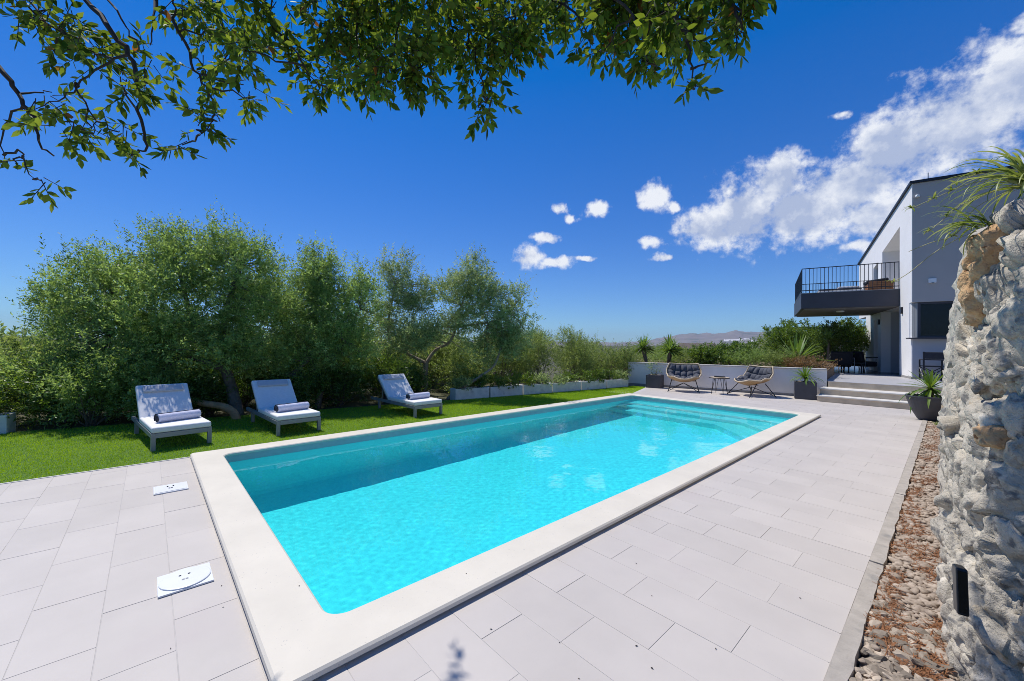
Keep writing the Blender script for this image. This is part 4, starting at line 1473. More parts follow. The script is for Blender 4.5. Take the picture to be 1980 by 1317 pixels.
# hedge beyond the planter row
HG = [((-10.9, 9.4, 0), 1.0, 1.0, 2.25, 'olive-green hedge bush next to the forked olive tree'), ((-10.2, 10.6, 0), .95, .95, 2.3, 'olive-green hedge bush with upright shoots behind the middle of the planter row'),
      ((-9.6, 12.0, 0), .9, .9, 2.3, 'tall olive-green hedge bush with dark tips near the garden wall'), ((-9.0, 13.5, 0), .8, .8, 1.65, 'low olive-green hedge bush where the planter row meets the garden wall'),
      ((-12.2, 11.5, 0), 1.4, 1.4, 2.2, 'broad hedge bush standing behind the others along the planter row'), ((-10.8, 14.0, 0), 1.4, 1.4, 1.75, 'broad hedge bush behind the corner of the garden wall')]
for k, (p, rx, ry, h, lab) in enumerate(HG):
    bush('hedge_bush', lab, p, rx, ry, h, 60 + k, int(170 * rx), M_scrub, ll=.06, lw=.022, slen=.24, nshoot=12, nleaf=11, group='hedge bushes behind the planter row', wands=25)

# row of white concrete planters along the lawn
ORD = ['first', 'second', 'third', 'fourth', 'fifth', 'last']
ys = [6.01, 7.09, 8.24, 9.36, 10.6, 11.8, 12.95]
segs = [((trow_x(a), a), (trow_x(b_), b_), 'pale concrete trough planter, ' + ORD[i] + ' of the row counted from the leaning stem') for i, (a, b_) in enumerate(zip(ys[:-1], ys[1:]))]
ys2 = [-3.9, -2.75, -1.62]
segs += [((trow_x(a), a), (trow_x(b_), b_), ('pale concrete trough planter at the lawn end farther from the fresh green bush' if k == 0 else 'pale concrete trough planter at the lawn end right beside the fresh green bush')) for k, (a, b_) in enumerate(zip(ys2[:-1], ys2[1:]))]
for k, (a, b_, lab) in enumerate(segs):
    A, B = Vector((*a, 0)), Vector((*b_, 0))
    ln = (B - A).length
    t = thing('trough_planter', lab, 'planter', A, math.atan2(B.y - A.y, B.x - A.x), 'concrete trough planters along the lawn')
    b = MB()
    h = .29
    b.box(.025, ln - .025, 0, .035, -.03, h).box(.025, ln - .025, .30, .335, -.03, h).box(.025, .06, .035, .30, -.03, h).box(ln - .06, ln - .025, .035, .30, -.03, h)
    b.build('trough', M_conc, t, bevel=.006)
    MB().box(.06, ln - .06, .035, .30, -.03, h - .03).build('soil', M_soil, t)
    if k < 8:
        n_ = Vector((-(B - A).y, (B - A).x, 0)).normalized()
        for q in range(2):
            p = A.lerp(B, .27 + .45 * q) + n_ * .17
            rr = random.Random(k * 5 + q)
            bush('trough_plant', (('leafy green groundcover clump' if (k + q) % 3 else 'silvery low cushion plant') + ' in the ' + (ORD[k] + ' trough planter from the leaning stem' if k < 6 else 'trough planters beside the fresh green bush')), (p.x, p.y, .25), rr.uniform(.22, .36), .2, rr.uniform(.2, .38),
                 300 + k * 2 + q, 16, M_bright if (k + q) % 3 else M_olive2, ll=.06, lw=.03, slen=.12, nshoot=8, nleaf=8, cat='plant',
                 group=('green plants in the trough planters' if (k + q) % 3 else 'silvery plants in the trough planters'), clump_r=.06)

# scraggly shrub in the corner planter
bush('potted_shrub', 'thin scraggly shrub growing in the corner planter by lawn and wall', (-7.16, 13.52, .42), .2, .2, .55, 90, 16, M_olive2, ll=.05, lw=.015, slen=.2, nshoot=5, nleaf=7, cat='plant')


def yucca(label, base, n_heads, l, seed, group=None, m=M_yucca, trunk=.5, wk=1.0):
    rng = np.random.default_rng(seed)
    t = thing('yucca_plant', label, 'yucca', base, 0, group)
    st = MB()
    Vs, tn_ = [], []
    for k in range(n_heads):
        off = np.array([rng.uniform(-.3, .3), rng.uniform(-.3, .3), trunk * rng.uniform(.7, 1.2)]) if n_heads > 1 else np.array([0, 0, trunk])
        if trunk > .05:
            st.tube([(base[0], base[1], base[2] - .05), (base[0] + off[0] * .6, base[1] + off[1] * .6, base[2] + off[2] * .5), tuple(np.array(base) + off)], [.05, .045, .04], 7)
        n = 62
        s = (np.arange(n) + .5) / n
        azm = np.arange(n) * 2.39996
        tilt = np.radians(8 + 105 * s ** .8 + rng.uniform(-8, 8, n))
        d = np.stack([np.sin(tilt) * np.cos(azm), np.sin(tilt) * np.sin(azm), np.cos(tilt)], -1)
        sd = np.stack([-np.sin(azm), np.cos(azm), np.zeros(n)], -1)
        ll = (l * rng.uniform(.75, 1.1, n))[:, None]
        b0 = np.array(base) + off + d * .02
        drop = np.array([0, 0, -1.0]) * (.28 * s)[:, None] * ll
        m1 = b0 + d * ll * .5 + drop * .25
        Vs.append(np.stack([b0 - sd * .012 * wk, b0 + sd * .012 * wk, m1 + sd * .022 * wk, b0 + d * ll + drop, m1 - sd * .022 * wk], 1).reshape(-1, 3))
        tn_.append(np.repeat(np.clip(.75 - .6 * s + rng.uniform(-.2, .2, n), 0, 1), 5))
    if st.v:
        st.build('stem', M_bark, t, off=base)
    V = np.concatenate(Vs)
    np_mesh('leaves', V, np.arange(len(V)).reshape(-1, 5), m, t, tint=np.concatenate(tn_), off=base)
    return t


yucca('tall yucca head rising over the garden wall next to the hedge', (-8.05, 14.6, .75), 2, .55, 71, trunk=.66)
yucca('many-headed yucca rising over the garden wall behind the first rattan chair', (-7.45, 15.1, .75), 3, .55, 72, trunk=.72)
yucca('broad sword-leaved agave on the planted bank near the terrace', (-3.62, 16.9, .98), 1, 1.05, 73, trunk=.06, wk=1.9)
yucca('slender yucca among the shrubs below the balcony', (-3.35, 20.6, .85), 1, .6, 74, trunk=1.0)
WS = [((-6.2, 15.4, .78), .75, .5, .60, M_bright, 'fresh green shrub just behind the garden wall between the yuccas and the chairs'),
      ((-5.5, 16.6, .78), .8, .8, .85, M_darkleaf, 'leafy dark green shrub rising above the garden wall behind the side table'),
      ((-4.8, 15.9, .78), .7, .45, .62, M_olive, 'olive-green rosemary shrub along the garden wall behind the turned chair'),
      ((-4.0, 16.2, .80), .55, .45, .55, M_scrub, 'low scrubby shrub behind the garden wall beside the dry groundcover'),
      ((-7.3, 16.6, .7), .9, .9, .75, M_scrub, 'scrubby shrub behind the yuccas on the garden wall bed'),
      ((-6.5, 19, .6), 1.5, 1.2, .85, M_olive, 'wide olive-green shrub on the slope beyond the garden wall'),
      ((-4.4, 19.2, .85), 1.0, 1.0, 1.7, M_bright, 'rounded bright leafy shrub behind the agave on the bank'),
      ((-3.75, 21.8, .85), .9, 1.0, 1.7, M_bright, 'large leafy shrub beside the black terrace armchairs'),
      ((-3.45, 24.4, .85), .9, 1.2, 2.1, M_bright, 'tall leafy shrub under the far end of the balcony'),
      ((-5.3, 22.5, .8), 1.1, 1.1, 1.6, M_scrub, 'olive-toned shrub further back on the planted bank'),
      ((-9.2, 15.6, .3), .9, .9, 1.15, M_scrub, 'scrubby shrub behind the end of the garden wall beside the hedge'),
      ((-8.4, 16.8, .5), .9, .9, 1.0, M_olive, 'olive-green shrub on the bed behind the first yucca'),
      ((-10.4, 19.5, .2), 1.6, 1.3, 1.35, M_scrub, 'wide scrub bush on the slope behind the yuccas'),
      ((-6.3, 24.5, .5), 1.6, 1.3, 1.2, M_darkleaf, 'dark leafy bush on the slope in front of the pergola'),
      ((-8.6, 24, .4), 2.2, 1.6, 1.0, M_darkleaf, 'dark hedge mass on the slope in front of the old roof')]
for k, (p, rx, ry, h, m_, lab) in enumerate(WS):
    big = m_ in (M_bright, M_darkleaf)
    bush('garden_shrub', lab, p, rx, ry, h, 100 + k, int(70 * (rx + ry) * .6 * (1 + h * .4)), m_, ll=.09 if big else .055, lw=.045 if big else .016, slen=.2, nshoot=10, nleaf=8 if big else 12, group='shrubs beyond the garden wall')
bush('dry_groundcover', 'brown dry groundcover spilling over the bank beside the agave', (-3.2, 16.3, .80), .7, .9, .28, 130, 110, M_dry, ll=.05, lw=.02, slen=.12, nshoot=10, nleaf=8, cat='groundcover')

# neighbour's old roof, pergola and a crooked lamp post beyond the garden
t = thing('neighbour_house', 'low neighbouring house with a sloping brown roof beyond the garden wall', 'house', (-12.0, 31.0, 0), R(45))
MB().box(-1.6, 1.6, 0, 3, -.2, .75).build('wall', M_lowg, t)
yzprism(MB(), -1.8, 1.0, [(-.2, .72), (1.5, 1.75), (3.2, .72), (3.2, .60), (1.5, 1.62), (-.2, .60)]).build('roof', M_roof, t)
t = thing('pergola', 'flat dark pergola roof standing beyond the planted bank', 'pergola', (-6.1, 29.4, 0), R(15))
MB().box(-1.4, 3.2, -1, 1.5, 2.62, 2.72).build('flat_roof', M_char, t)
for sx in (.6, 3.0):
    for sy in (-.8, 1.3):
        MB().box(sx - .06, sx + .06, sy - .06, sy + .06, -.05, 2.62).build('post', M_alu, t)
t = thing('garden_shower', 'thin dark crook-necked post standing among the shrubs of the bank', 'post', (-4.55, 20.9, .8))
MB().tube(smooth_path([(0, 0, 0), (0, 0, 1.55), (.06, .02, 1.72), (.22, .08, 1.76), (.33, .12, 1.62), (.36, .13, 1.5)]), .02, 8).build('pipe', M_dmetal, t, smooth=True)
MB().lathe([(.07, 0), (.07, .02), (.02, .05)], 14, (.36, .13, 1.45)).build('head', M_dmetal, t)

# ------------------------------------------------------------------ overhanging oak
oak = thing('overhanging_oak', 'evergreen oak whose leafy twigs hang down over the deck from above', 'tree', (1.5, -1.5, 0))
oo = oak.location
CLU = [(-3.7, -0.61, 3.4, 0.182), (-3.86, -0.51, 3.52, 0.197), (-3.65, -0.44, 3.31, 0.157), (-3.75, -0.34, 3.35, 0.2), (-3.71, -0.27, 3.23, 0.184), (-3.32, -0.34, 3.06, 0.145), (-3.1, -0.14, 2.87, 0.143), (-3.65, -0.02, 3.32, 0.14),
       (-3.2, -0.04, 2.99, 0.092), (-3.53, -0.42, 2.7, 0.152), (-3.7, -0.31, 2.75, 0.148), (-3.85, -0.56, 2.81, 0.113), (-3.56, -0.16, 2.74, 0.132), (-3.34, -0.1, 2.51, 0.063), (-3.84, -0.62, 2.48, 0.038), (-3.52, -0.47, 2.32, 0.059),
       (-3.92, -0.49, 3.01, 0.101), (-3.42, 0.26, 3.69, 0.247), (-3.09, 0.31, 3.36, 0.196), (-3.39, 0.18, 3.56, 0.172), (-3.27, 0.25, 3.15, 0.135), (-2.67, 0.37, 3.04, 0.174), (-3.17, 0.44, 3.12, 0.138), (-3.15, 0.2, 2.72, 0.145),
       (-2.97, 0.26, 2.72, 0.093), (-2.88, 0.12, 2.5, 0.072), (-3.12, 0.47, 3.02, 0.051), (-2.84, 0.55, 3.5, 0.193), (-2.94, 0.66, 3.31, 0.171), (-2.86, 0.77, 3.15, 0.138), (-2.77, 0.84, 3.06, 0.068), (-3.17, 0.58, 3.43, 0.107),
       (-2.53, 0.82, 3.4, 0.221), (-2.71, 0.98, 3.39, 0.244), (-2.45, 0.95, 3.08, 0.16), (-2.89, 0.9, 3.33, 0.108), (-2.57, 1.2, 3.64, 0.354), (-2.11, 1.02, 3.03, 0.205), (-2.19, 0.97, 2.9, 0.089), (-2.07, 1.17, 3.05, 0.181),
       (-2.37, 1.49, 3.61, 0.289), (-2.01, 1.42, 3.24, 0.192), (-2.04, 1.56, 3.12, 0.134), (-1.86, 1.47, 2.86, 0.108), (-1.99, 1.51, 2.88, 0.081), (-1.86, 1.54, 3.25, 0.189), (-1.76, 1.62, 3.4, 0.25), (-1.78, 1.81, 3.44, 0.132),
       (-1.64, 1.96, 3.61, 0.232), (-1.39, 1.8, 3.19, 0.116), (-1.25, 1.78, 2.99, 0.084), (-1.25, 1.95, 3.29, 0.235), (-1.14, 2.03, 3.14, 0.173), (-1.2, 2.07, 3.07, 0.119), (-1.07, 1.98, 2.89, 0.069), (-0.84, 1.72, 2.92, 0.186),
       (-0.98, 2.21, 3.15, 0.174), (-0.95, 2.32, 3.3, 0.177), (-0.82, 2.25, 3.25, 0.167), (-0.7, 2.15, 3.0, 0.077), (-0.73, 2.22, 2.99, 0.053), (-0.79, 1.82, 2.61, 0.035), (-0.73, 2.3, 3.28, 0.109), (-2.75, 0.73, 3.68, 0.231),
       (-2.31, 0.95, 3.54, 0.277), (-1.95, 1.16, 3.43, 0.261), (-2.08, 1.71, 3.81, 0.317), (-1.85, 2.09, 3.92, 0.29), (-1.25, 1.94, 3.45, 0.263), (-0.99, 2.15, 3.41, 0.257), (-0.69, 2.05, 3.18, 0.149), (-2.78, 0.33, 3.46, 0.178),
       (-3.11, 0.09, 3.47, 0.123), (-3.76, 0.73, 3.93, 0.085)]
BRA = [[(-4.36, -0.95, 3.5), (-3.93, -0.7, 3.1), (-3.87, -0.63, 2.93), (-3.8, -0.55, 2.8), (-3.78, -0.53, 2.66), (-3.72, -0.46, 2.55)], [(-4.1, -0.67, 3.02), (-3.91, -0.67, 2.72), (-3.93, -0.69, 2.53)],
       [(-3.86, -0.4, 3.78), (-3.49, -0.22, 3.35), (-3.4, -0.12, 3.18), (-3.37, -0.08, 2.99), (-3.35, -0.06, 2.78), (-3.33, -0.03, 2.6), (-3.36, -0.06, 2.58)], [(-3.71, -0.24, 3.46), (-3.51, -0.24, 3.11), (-3.61, -0.35, 2.98), (-3.7, -0.44, 2.9), (-3.8, -0.56, 2.82)],
       [(-3.79, -0.33, 3.78), (-3.44, -0.17, 3.43), (-3.4, -0.12, 3.3)], [(-3.49, -0.0, 3.79), (-3.29, -0.01, 3.4), (-3.31, -0.02, 3.23)],
       [(-3.49, -0.0, 3.67), (-3.23, 0.07, 3.4), (-3.15, 0.15, 3.21), (-3.11, 0.2, 3.05), (-3.05, 0.27, 2.9), (-3.05, 0.27, 2.79), (-3.11, 0.21, 2.69)], [(-3.04, 0.49, 3.8), (-2.84, 0.49, 3.44), (-2.73, 0.61, 3.25), (-2.63, 0.73, 3.03)],
       [(-3.96, -0.62, 2.83), (-3.85, -0.6, 2.57), (-3.69, -0.53, 2.38)], [(-4.03, -0.59, 3.07), (-3.61, -0.35, 2.97), (-3.55, -0.27, 2.78), (-3.54, -0.26, 2.68)],
       [(-2.58, 0.99, 3.8), (-2.46, 0.92, 3.42), (-2.43, 0.94, 3.13)], [(-2.17, 1.44, 3.81), (-2.01, 1.41, 3.42), (-1.96, 1.46, 3.17), (-1.92, 1.51, 2.93)],
       [(-1.02, 2.03, 3.41), (-0.93, 1.94, 3.09), (-0.84, 1.89, 2.84), (-0.83, 1.91, 2.66)], [(-0.94, 2.11, 2.99), (-0.78, 1.97, 2.79)],
       [(-1.22, 1.8, 3.4), (-1.08, 1.77, 3.08), (-1.02, 1.84, 2.85)], [(-0.77, 2.14, 3.32), (-0.69, 2.06, 3.01), (-0.66, 2.09, 2.92)],
       [(-1.76, 1.89, 3.82), (-1.56, 1.9, 3.46), (-1.47, 2.0, 3.27)], [(-2.4, 1.19, 3.81), (-2.28, 1.1, 3.39), (-2.3, 1.09, 3.04)],
       [(-4.11, -0.68, 3.78), (-3.76, -0.52, 3.39), (-3.61, -0.35, 3.24)]]

rr = random.Random(5)
limbs = MB()
HUB = [(1.5, -1.5, -.05), (1.45, -1.45, 1.4), (1.3, -1.2, 2.6), (.2, .1, 3.9), (-.9, 1.0, 4.15), (-2.0, .55, 4.25), (-3.1, .0, 4.25), (-4.3, -.9, 4.1), (-.75, 2.1, 4.0), (-3.7, .7, 4.3)]
limbs.tube(smooth_path(HUB[:4]), [.20, .19, .18, .17, .16, .15, .14, .13, .12, .11, .10, .09, .085], 10)
limbs.tube(smooth_path([HUB[3], HUB[4], HUB[5], HUB[6], HUB[7]]), [.085 - .0036 * i for i in range(17)], 8)
limbs.tube(smooth_path([HUB[3], (-.2, .9, 4.0), HUB[8]]), [.06 - .004 * i for i in range(9)], 8)
limbs.tube(smooth_path([HUB[5], (-2.9, .7, 4.35), HUB[9]]), [.03 - .002 * i for i in range(9)], 6)
limbs.build('trunk', M_bark, oak, smooth=True, off=oo)
nodes_ = [Vector(h) for h in HUB[4:]] + [Vector((-1.5, .8, 4.2)), Vector((-.3, 1.3, 4.05)), Vector((-2.6, .25, 4.25)), Vector((-3.7, -.45, 4.2)), Vector((-.5, 1.7, 4.03))]
tw = MB()
allpts = []
for k, bpts in enumerate(BRA):
    pts = [Vector(p) + Vector((0, 0, .08)) for p in bpts]
    sec = k in (1, 3, 8, 9, 13)
    if sec:
        pts[0] = min(allpts, key=lambda q: (q - pts[1]).length)
    else:
        h = min(nodes_, key=lambda q: (q - pts[0]).length)
        pts = [h] + pts
    path = smooth_path(pts, 4)
    path = [p + Vector((rr.uniform(-.012, .012), rr.uniform(-.012, .012), rr.uniform(-.012, .012))) for p in path]
    n = len(path)
    r0 = .02 if k in (0, 2) else (.008 if sec else .012)
    tw.tube(path, [r0 * (1 - .78 * i / (n - 1)) for i in range(n)], 6)
    allpts += path
leaves = []
for (x, y_, z, r_) in CLU:
    c = Vector((x, y_, z + .09))
    e = min(allpts + nodes_, key=lambda q: (q - c).length + (0.25 if q.z < c.z - .1 else 0))
    tw.tube(wiggle(e, c, 5, .03, rr), [.007, .006, .005, .005, .004, .003], 5, caps=False)
    ns = max(3, int((r_ / .2) ** 2 * (26 if r_ > .15 and x > -2.75 else (14 if x < -3 else 19))))
    for s in range(ns):
        d = Vector((rr.gauss(0, 1), rr.gauss(0, 1), rr.gauss(0, 1))).normalized()
        p0 = c + d * r_ * rr.random() ** .45 * .72
        dr_ = (d * .55 + Vector((rr.gauss(0, .45), rr.gauss(0, .45), -.45 + rr.gauss(0, .3)))).normalized()
        ln = min(rr.uniform(.08, .17), r_ * 1.1 + .03)
        tw.tube([p0 - dr_ * .04, p0, p0 + dr_ * ln], [.0028, .0022, .0012], 4, caps=False)
        pr_ = dr_.orthogonal().normalized()
        pq = dr_.cross(pr_)
        nl = rr.randint(7, 10) if ln > .1 else 6
        for j in range(nl):
            s_ = (j + .6) / nl
            a = j * 2.4 + rr.uniform(-.4, .4)
            o_dir = pr_ * math.cos(a) + pq * math.sin(a)
            ax_ = (dr_ * (.35 + .8 * s_) + o_dir * (1.05 - .5 * s_) + Vector((0, 0, -.18))).normalized()
            nm = ax_.cross(Vector((rr.gauss(0, 1), rr.gauss(0, 1), rr.gauss(0, .6)))).normalized()
            leaves.append((p0 + dr_ * ln * s_, ax_, nm, rr.uniform(.05, .078), rr.random()))
tw.build('twigs', M_twig, oak, off=oo)
LV = np.array([(0, 0, 0), (0, .33, -.03), (0, .68, -.035), (0, 1, .02), (-.19, .26, .03), (-.205, .58, .03), (.19, .26, .03), (.205, .58, .03)])
LF = np.array([(0, 1, 4), (4, 1, 2), (4, 2, 5), (5, 2, 3), (0, 6, 1), (6, 7, 2), (6, 2, 1), (7, 3, 2)])
lme = bpy.data.meshes.new('oak_leaf')
lme.from_pydata(LV.tolist(), [], LF.tolist())
lme.polygons.foreach_set('use_smooth', [True] * len(LF))
lme.materials.append(M_oako)


def front(lf):
    d = lf[0] - Vector((0, 0, CAM_H))
    f_ = d.dot(fwd)
    if f_ < .2 or abs(d.dot(r2) / f_) > 1.28 or d.dot(u2) / f_ > .85:
        return 99
    return f_ - lf[3] * 12
order = sorted(range(len(leaves)), key=lambda i: front(leaves[i]))
bv, bt = [], []
for rank, i in enumerate(order):
    p, ax_, nm, ln, tone = leaves[i]
    sx_ = ax_.cross(nm).normalized()
    nm = sx_.cross(ax_)
    if rank < 296:
        o = bpy.data.objects.new('leaf', lme)
        put(o, oak)
        q = p - oo
        o.matrix_local = Matrix(((sx_.x * ln, ax_.x * ln, nm.x * ln, q.x), (sx_.y * ln, ax_.y * ln, nm.y * ln, q.y), (sx_.z * ln, ax_.z * ln, nm.z * ln, q.z), (0, 0, 0, 1)))
    else:
        m3 = np.array([tuple(sx_), tuple(ax_), tuple(nm)]) * ln
        bv.append(LV @ m3 + np.array(tuple(p - oo)))
        bt.append(tone)
nl = len(bv)
Fb = (LF[None] + 8 * np.arange(nl)[:, None, None]).reshape(-1, 3)
tag(np_mesh('foliage', np.concatenate(bv), Fb, M_oak, oak, smooth=True, tint=np.repeat(np.array(bt), 8)), kind='stuff')
print('oak leaves', len(leaves))
# ================================================================== ROCK WALL
WP = [Vector(p) for p in ((1.3, 2.22), (.75, 2.30), (.27, 2.42), (.10, 2.60), (.03, 2.95), (.01, 3.6), (.0, 6.0), (-.01, 12.3))]
cum = [0]
for a, b_ in zip(WP[:-1], WP[1:]):
    cum.append(cum[-1] + (b_ - a).length)


def wall_pt(s, z):
    s = min(max(s, 0), cum[-1] - 1e-4)
    i = max(k for k in range(len(cum) - 1) if cum[k] <= s)
    f_ = (s - cum[i]) / (cum[i + 1] - cum[i])
    p = WP[i].lerp(WP[i + 1], f_)

    def tang(q):
        return (WP[min(q + 1, len(WP) - 1)] - WP[max(q - 1, 0)]).normalized()
    t_ = tang(i).lerp(tang(i + 1), f_).normalized()
    n_ = Vector((-t_.y, t_.x, 0))                       # points out of the wall
    lean = -.05 + .028 * z + .05 * max(z - 1, 0) ** 2
    return Vector((p.x, p.y, z)) - n_ * (lean + .045), n_


def fract(p, oct_=5):
    return noise.fractal(p, 1.0, 2.0, oct_)


def facets(wp, so_, sub):
    """broken rock: small tilted planes that meet in sharp edges, coarse to fine"""
    d = 0.0
    for sc_, amp in ((6.5, .62), (17, .60), (44, .50))[:3 if sub >= 4 else 2]:
        q = wp * sc_ + so_
        ds, ps = noise.voronoi(q, distance_metric='DISTANCE', exponent=2.5)
        g = noise.noise_vector(ps[0] * 3.7)
        d += g.dot(q - ps[0]) / sc_ * amp
        d -= .10 / sc_ * max(0, .16 - (ds[1] - ds[0])) / .16          # dark joint where two planes meet
    return d


rw = thing('rock_wall', 'rough retaining wall of pitted pale limestone boulders with an ochre streak beside the gravel', 'rock wall', (.4, 2.4, 0))
ro = rw.location
v, f = [], []
ss = list(np.arange(0, 3.2, .013)) + list(np.arange(3.2, cum[-1], .06))
zs = list(np.arange(-.06, 2.02, .014))
for s in ss:
    for z in zs:
        p, n_ = wall_pt(s, z)
        q = p * 1.0
        d = .03 * fract(q * 3.0, 3) + facets(q, Vector((3, 1, 7)), 3 if s > 3.2 else 4) - .03
        v.append(tuple(p + n_ * d))
nz_ = len(zs)
ii = np.arange(len(v)).reshape(len(ss), nz_)
F = np.stack([ii[:-1, :-1], ii[:-1, 1:], ii[1:, 1:], ii[1:, :-1]], -1).reshape(-1, 4)
np_mesh('wall_core', v, F, M_mortar, rw, smooth=True, off=ro)
top = [wall_pt(s, 2.0)[0] for s in np.linspace(0, cum[-1], 40)]
MB().add([(p.x, p.y, 1.97) for p in top] + [(4, 12.3, 1.97), (4, 2.2, 1.97)], [tuple(range(42))]).build('bank_soil', M_soil, rw, off=ro)


def stone(s, z, rt, rz, rn, sub, m_, seed, rough=1.0, inset=.58):
    p, n_ = wall_pt(s, z)
    t_ = Vector((n_.y, -n_.x, 0))
    bm = bmesh.new()
    bmesh.ops.create_icosphere(bm, subdivisions=sub, radius=1)
    so_ = Vector((seed * 3.17, seed * 1.31, seed * .77))
    tilt = Matrix.Rotation(math.sin(seed * 2.1) * .45, 3, n_)
    c = p - n_ * rn * inset
    for vtx in bm.verts:
        q = vtx.co.copy()
        # blocky boulder, then ledges, pits and fine crumbling relief
        k = (abs(q.x) ** 4 + abs(q.y) ** 4 + abs(q.z) ** 4) ** (-1 / 4)
        q = q * k
        w = t_ * (q.x * rt) + n_ * (q.y * rn) + Vector((0, 0, q.z * rz))
        w = tilt @ w
        wp = c + w
        dirn = w.normalized()
        d = fract(wp * 3.5 + so_, 3) * .035 + facets(wp, so_, sub)
        d += (1 - abs(fract(wp * 9 + so_, 4)) - .8) * .03
        d *= rough
        vtx.co = wp + dirn * d
    me = bpy.data.meshes.new('stone')
    bm.to_mesh(me)
    bm.free()
    me.polygons.foreach_set('use_smooth', [True] * len(me.polygons))
    me.materials.append(m_)
    o = bpy.data.objects.new('stone', me)
    me.transform(Matrix.Translation(-ro))
    put(o, rw)
    return o


rr = random.Random(12)
placed = []
k = 0
# the near corner: closely packed boulders in rough courses
z = .06
while z < 2.06:
    rzh = rr.uniform(.10, .17)
    s = .15 + rr.uniform(0, .2)
    while s < 2.6:
        rt = rr.uniform(.09, .19)
        m_ = M_rock
        if rr.random() < .0:
            m_ = M_rocko
        if z + rzh < 2.0:
            stone(s + rt, z + rzh * .9 + rr.uniform(-.03, .03), rt * 1.06, rzh * 1.08, rr.uniform(.07, .12), 5 if .75 < s < 1.75 else (4 if s < 2.2 else 3), m_, k)
        k += 1
        s += rt * 1.85
    z += rzh * 1.75
# tall ochre boulder near the top of the corner
stone(1.47, 1.83, .085, .24, .15, 5, M_rocko, 777, .8, .30)
stone(1.32, 1.95, .13, .16, .13, 5, M_rock, 778)
stone(1.12, 1.80, .12, .20, .13, 5, M_rock, 779)
stone(1.25, 1.15, .055, .045, .12, 4, M_rocko, 781, .8, .42)
# the long far part, seen almost edge on
z = .1
while z < 2.0:
    rzh = rr.uniform(.13, .2)
    s = 2.5
    while s < cum[-1] - .3:
        rt = rr.uniform(.2, .34)
        stone(s + rt, z + rzh * .8, rt * 1.1, rzh * 1.15, rr.uniform(.10, .15), 3, M_rock if rr.random() > .02 else M_rocko, 900 + k)
        k += 1
        s += rt * 1.9
    z += rzh * 1.75

# spot lamp fixed low on the wall
t = thing('wall_spotlight', 'small dark box spotlight fixed low on the rock wall', 'spotlight', (.03, 2.37, .56), R(8))
MB().box(-.018, .014, -.05, .025, -.085, .085, Matrix.Rotation(R(-10), 4, 'X')).build('housing', M_dmetal, t, bevel=.006)
MB().box(-.014, .010, -.056, -.051, -.075, .075, Matrix.Rotation(R(-10), 4, 'X')).build('front_glass', M_glass, t)
MB().tube([(.0, .02, -.06), (.01, .1, -.08), (.01, .16, -.06)], .012, 8).build('arm', M_dmetal, t)


# strap-leaved plants on the wall
def strap(t, base, azm, ln, rise, droop, w, seed):
    n = 9
    rr_ = random.Random(seed)
    v, f = [], []
    p = Vector(base)
    el_ = rise
    d2 = Vector((math.cos(azm), math.sin(azm), 0))
    tw_ = rr_.uniform(-.5, .5)
    for i in range(n + 1):
        s = i / n
        side = Vector((-d2.y, d2.x, tw_)).normalized()
        ww = w * (.45 + .75 * math.sin(math.pi * min(1, s * .9 + .12))) * (1 - s) ** .35 + .0006
        dn = Vector((0, 0, 1)) * ww * .35
        v += [tuple(p - side * ww + dn), tuple(p), tuple(p + side * ww + dn)]
        el_ -= droop / n * (.4 + 1.2 * s)
        p = p + (d2 * math.cos(el_) + Vector((0, 0, math.sin(el_)))) * (ln / n)
    for i in range(n):
        a = 3 * i
        f += [(a, a + 1, a + 4, a + 3), (a + 1, a + 2, a + 5, a + 4)]
    me = bpy.data.meshes.new('leaf')
    me.from_pydata([tuple(Vector(q) - t.location) for q in v], [], f)
    me.polygons.foreach_set('use_smooth', [True] * len(f))
    me.materials.append(M_spo)
    o = bpy.data.objects.new('leaf', me)
    put(o, t)


M_spo = leaf_mat('strap_leaf_single', (.09, .15, .02), (.32, .35, .12), trans=.35, rough=.4, rand_obj=True)


def strap_plant(label, base, n, ln, a0, a1, seed, stolons, group):
    t = thing('strap_leaf_plant', label, 'plant', base, 0, group)
    rr_ = random.Random(seed)
    for k in range(n):
        strap(t, (base[0] + rr_.uniform(-.03, .03), base[1] + rr_.uniform(-.04, .04), base[2]), R(rr_.uniform(a0, a1)), ln * rr_.uniform(.6, 1.1), R(rr_.uniform(15, 75)), R(rr_.uniform(60, 130)), .0048 * rr_.uniform(.7, 1.2), seed * 100 + k)
    for q, (pts, heads) in enumerate(stolons):
        path = smooth_path(pts, 5)
        MB().tube(path, .0016, 5).build('runner', M_spider_stem, t, off=base)
        for h in heads:
            c = path[int(h * (len(path) - 1))]
            for j in range(9):
                strap(t, c, rr_.uniform(0, 6.28), rr_.uniform(.022, .04), R(rr_.uniform(0, 70)), R(rr_.uniform(40, 90)), .003, seed * 1000 + q * 50 + j)
    return t


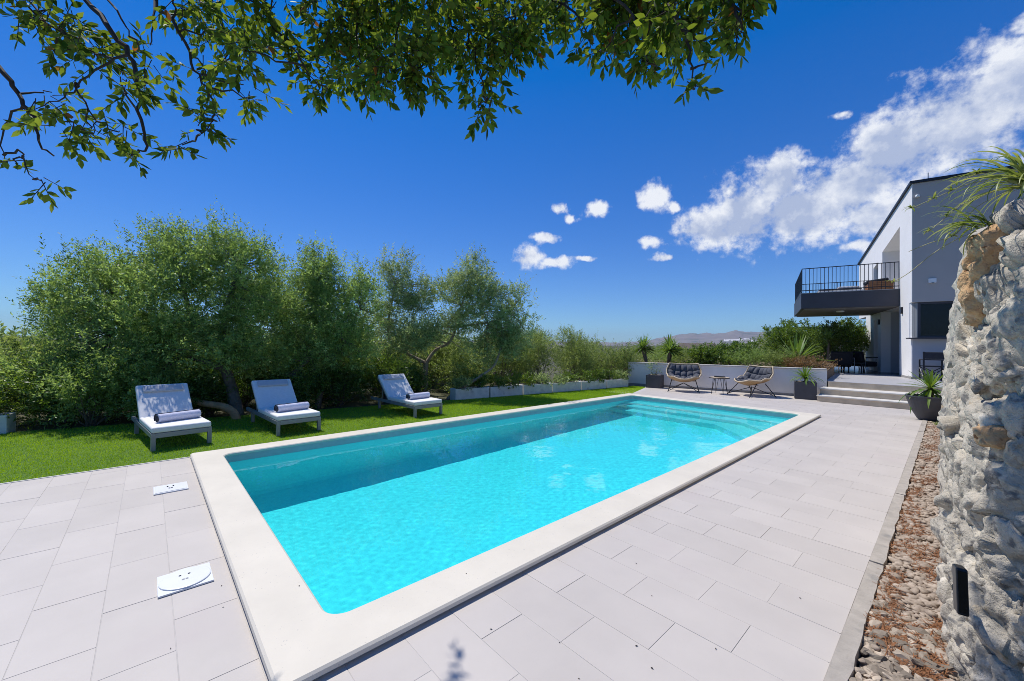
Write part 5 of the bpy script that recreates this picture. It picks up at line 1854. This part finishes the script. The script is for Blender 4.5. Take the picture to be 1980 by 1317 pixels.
M_spider_stem = mat('runner_stem', (.36, .32, .12), rough=.6)
strap_plant('large arching clump of narrow strap leaves on top of the rock wall, trailing runners', (.24, 2.78, 2.20), 64, .34, 95, 275, 3,
            [([(.2, 2.75, 2.25), (.06, 2.7, 2.24), (-.03, 2.66, 2.20), (-.12, 2.64, 2.16)], (.55, .75, 1.0)), ([(.2, 2.75, 2.22), (.05, 2.7, 2.16), (-.02, 2.67, 2.09), (-.07, 2.66, 2.04)], (.6, .98)),
             ([(.2, 2.75, 2.20), (.08, 2.7, 2.13), (.02, 2.68, 2.02), (-.06, 2.66, 1.99), (-.13, 2.65, 1.96)], (.55,)), ([(.2, 2.75, 2.27), (.1, 2.7, 2.28), (.02, 2.68, 2.25)], (.6, 1.0))], 'strap-leaved plants on the rock wall')
strap_plant('small drooping clump of strap leaves beside the ochre streak of the rock wall', (.10, 2.70, 2.04), 30, .22, 120, 235, 4,
            [([(.08, 2.68, 2.02), (.02, 2.66, 1.99), (-.05, 2.66, 1.94), (-.13, 2.66, 1.86), (-.19, 2.67, 1.82)], (.95,))], 'strap-leaved plants on the rock wall')
t = thing('bank_grass', 'tuft of small green weeds growing in the gravel by the bowl planter', 'weeds', (-.14, 11.6, -.02))
for k in range(26):
    strap(t, (-.14 + random.uniform(-.06, .06), 11.6 + random.uniform(-.1, .1), -.02), random.uniform(0, 6.28), random.uniform(.08, .15), R(random.uniform(40, 85)), R(70), .006, 5000 + k)

# ------------------------------------------------------------------ crumbs of bark and dry leaf on deck and coping
crumb = None
for (x, y_) in ((-2.6, .68), (-2.05, 1.5), (-1.62, 1.35), (-1.32, 1.55), (-1.05, 1.82), (-1.12, 1.45), (-.93, 1.75), (-.78, 2.1), (-1.2, 2.25), (-2.55, .1), (-2.75, .33), (-3.0, .35), (-1.45, 2.5), (-.6, 2.9)):
    on = PX0 < x < PX1 and PY0 < y_ < PY1
    if crumb is None:
        o = crumb = MB().add([(-.012, 0, 0), (0, -.005, .002), (.011, .001, .004), (.001, .006, .003), (0, 0, .008)], [(0, 1, 4), (1, 2, 4), (2, 3, 4), (3, 0, 4), (0, 3, 2, 1)]).build('bark_crumb', M_twig)
        tag(o, 'tiny dark crumb of bark lying on the pale paving by the pool', 'debris', 'bark crumbs by the pool')
    else:
        o = crumb.copy()
        put(o)
    o.location = (x, y_, .0505 if on else .0015)
    o.rotation_euler = (0, 0, random.uniform(0, 6.28))
    k = random.uniform(.4, .8)
    o.scale = (k, k, k)

# ------------------------------------------------------------------ haze over the far country
hz = bpy.data.materials.new('haze_air')
hz.use_nodes = True
ht = hz.node_tree
ht.nodes.clear()
ho = N(ht, 'ShaderNodeOutputMaterial')
hp = N(ht, 'ShaderNodeVolumePrincipled')
hp.inputs['Color'].default_value = (.62, .76, .98, 1)
hp.inputs['Density'].default_value = .00008
L(ht, hp.outputs[0], ho.inputs['Volume'])
haze = MB().box(-7600, 7600, -7600, 7600, -4, 240).build('haze', hz)
tag(haze, kind='stuff')
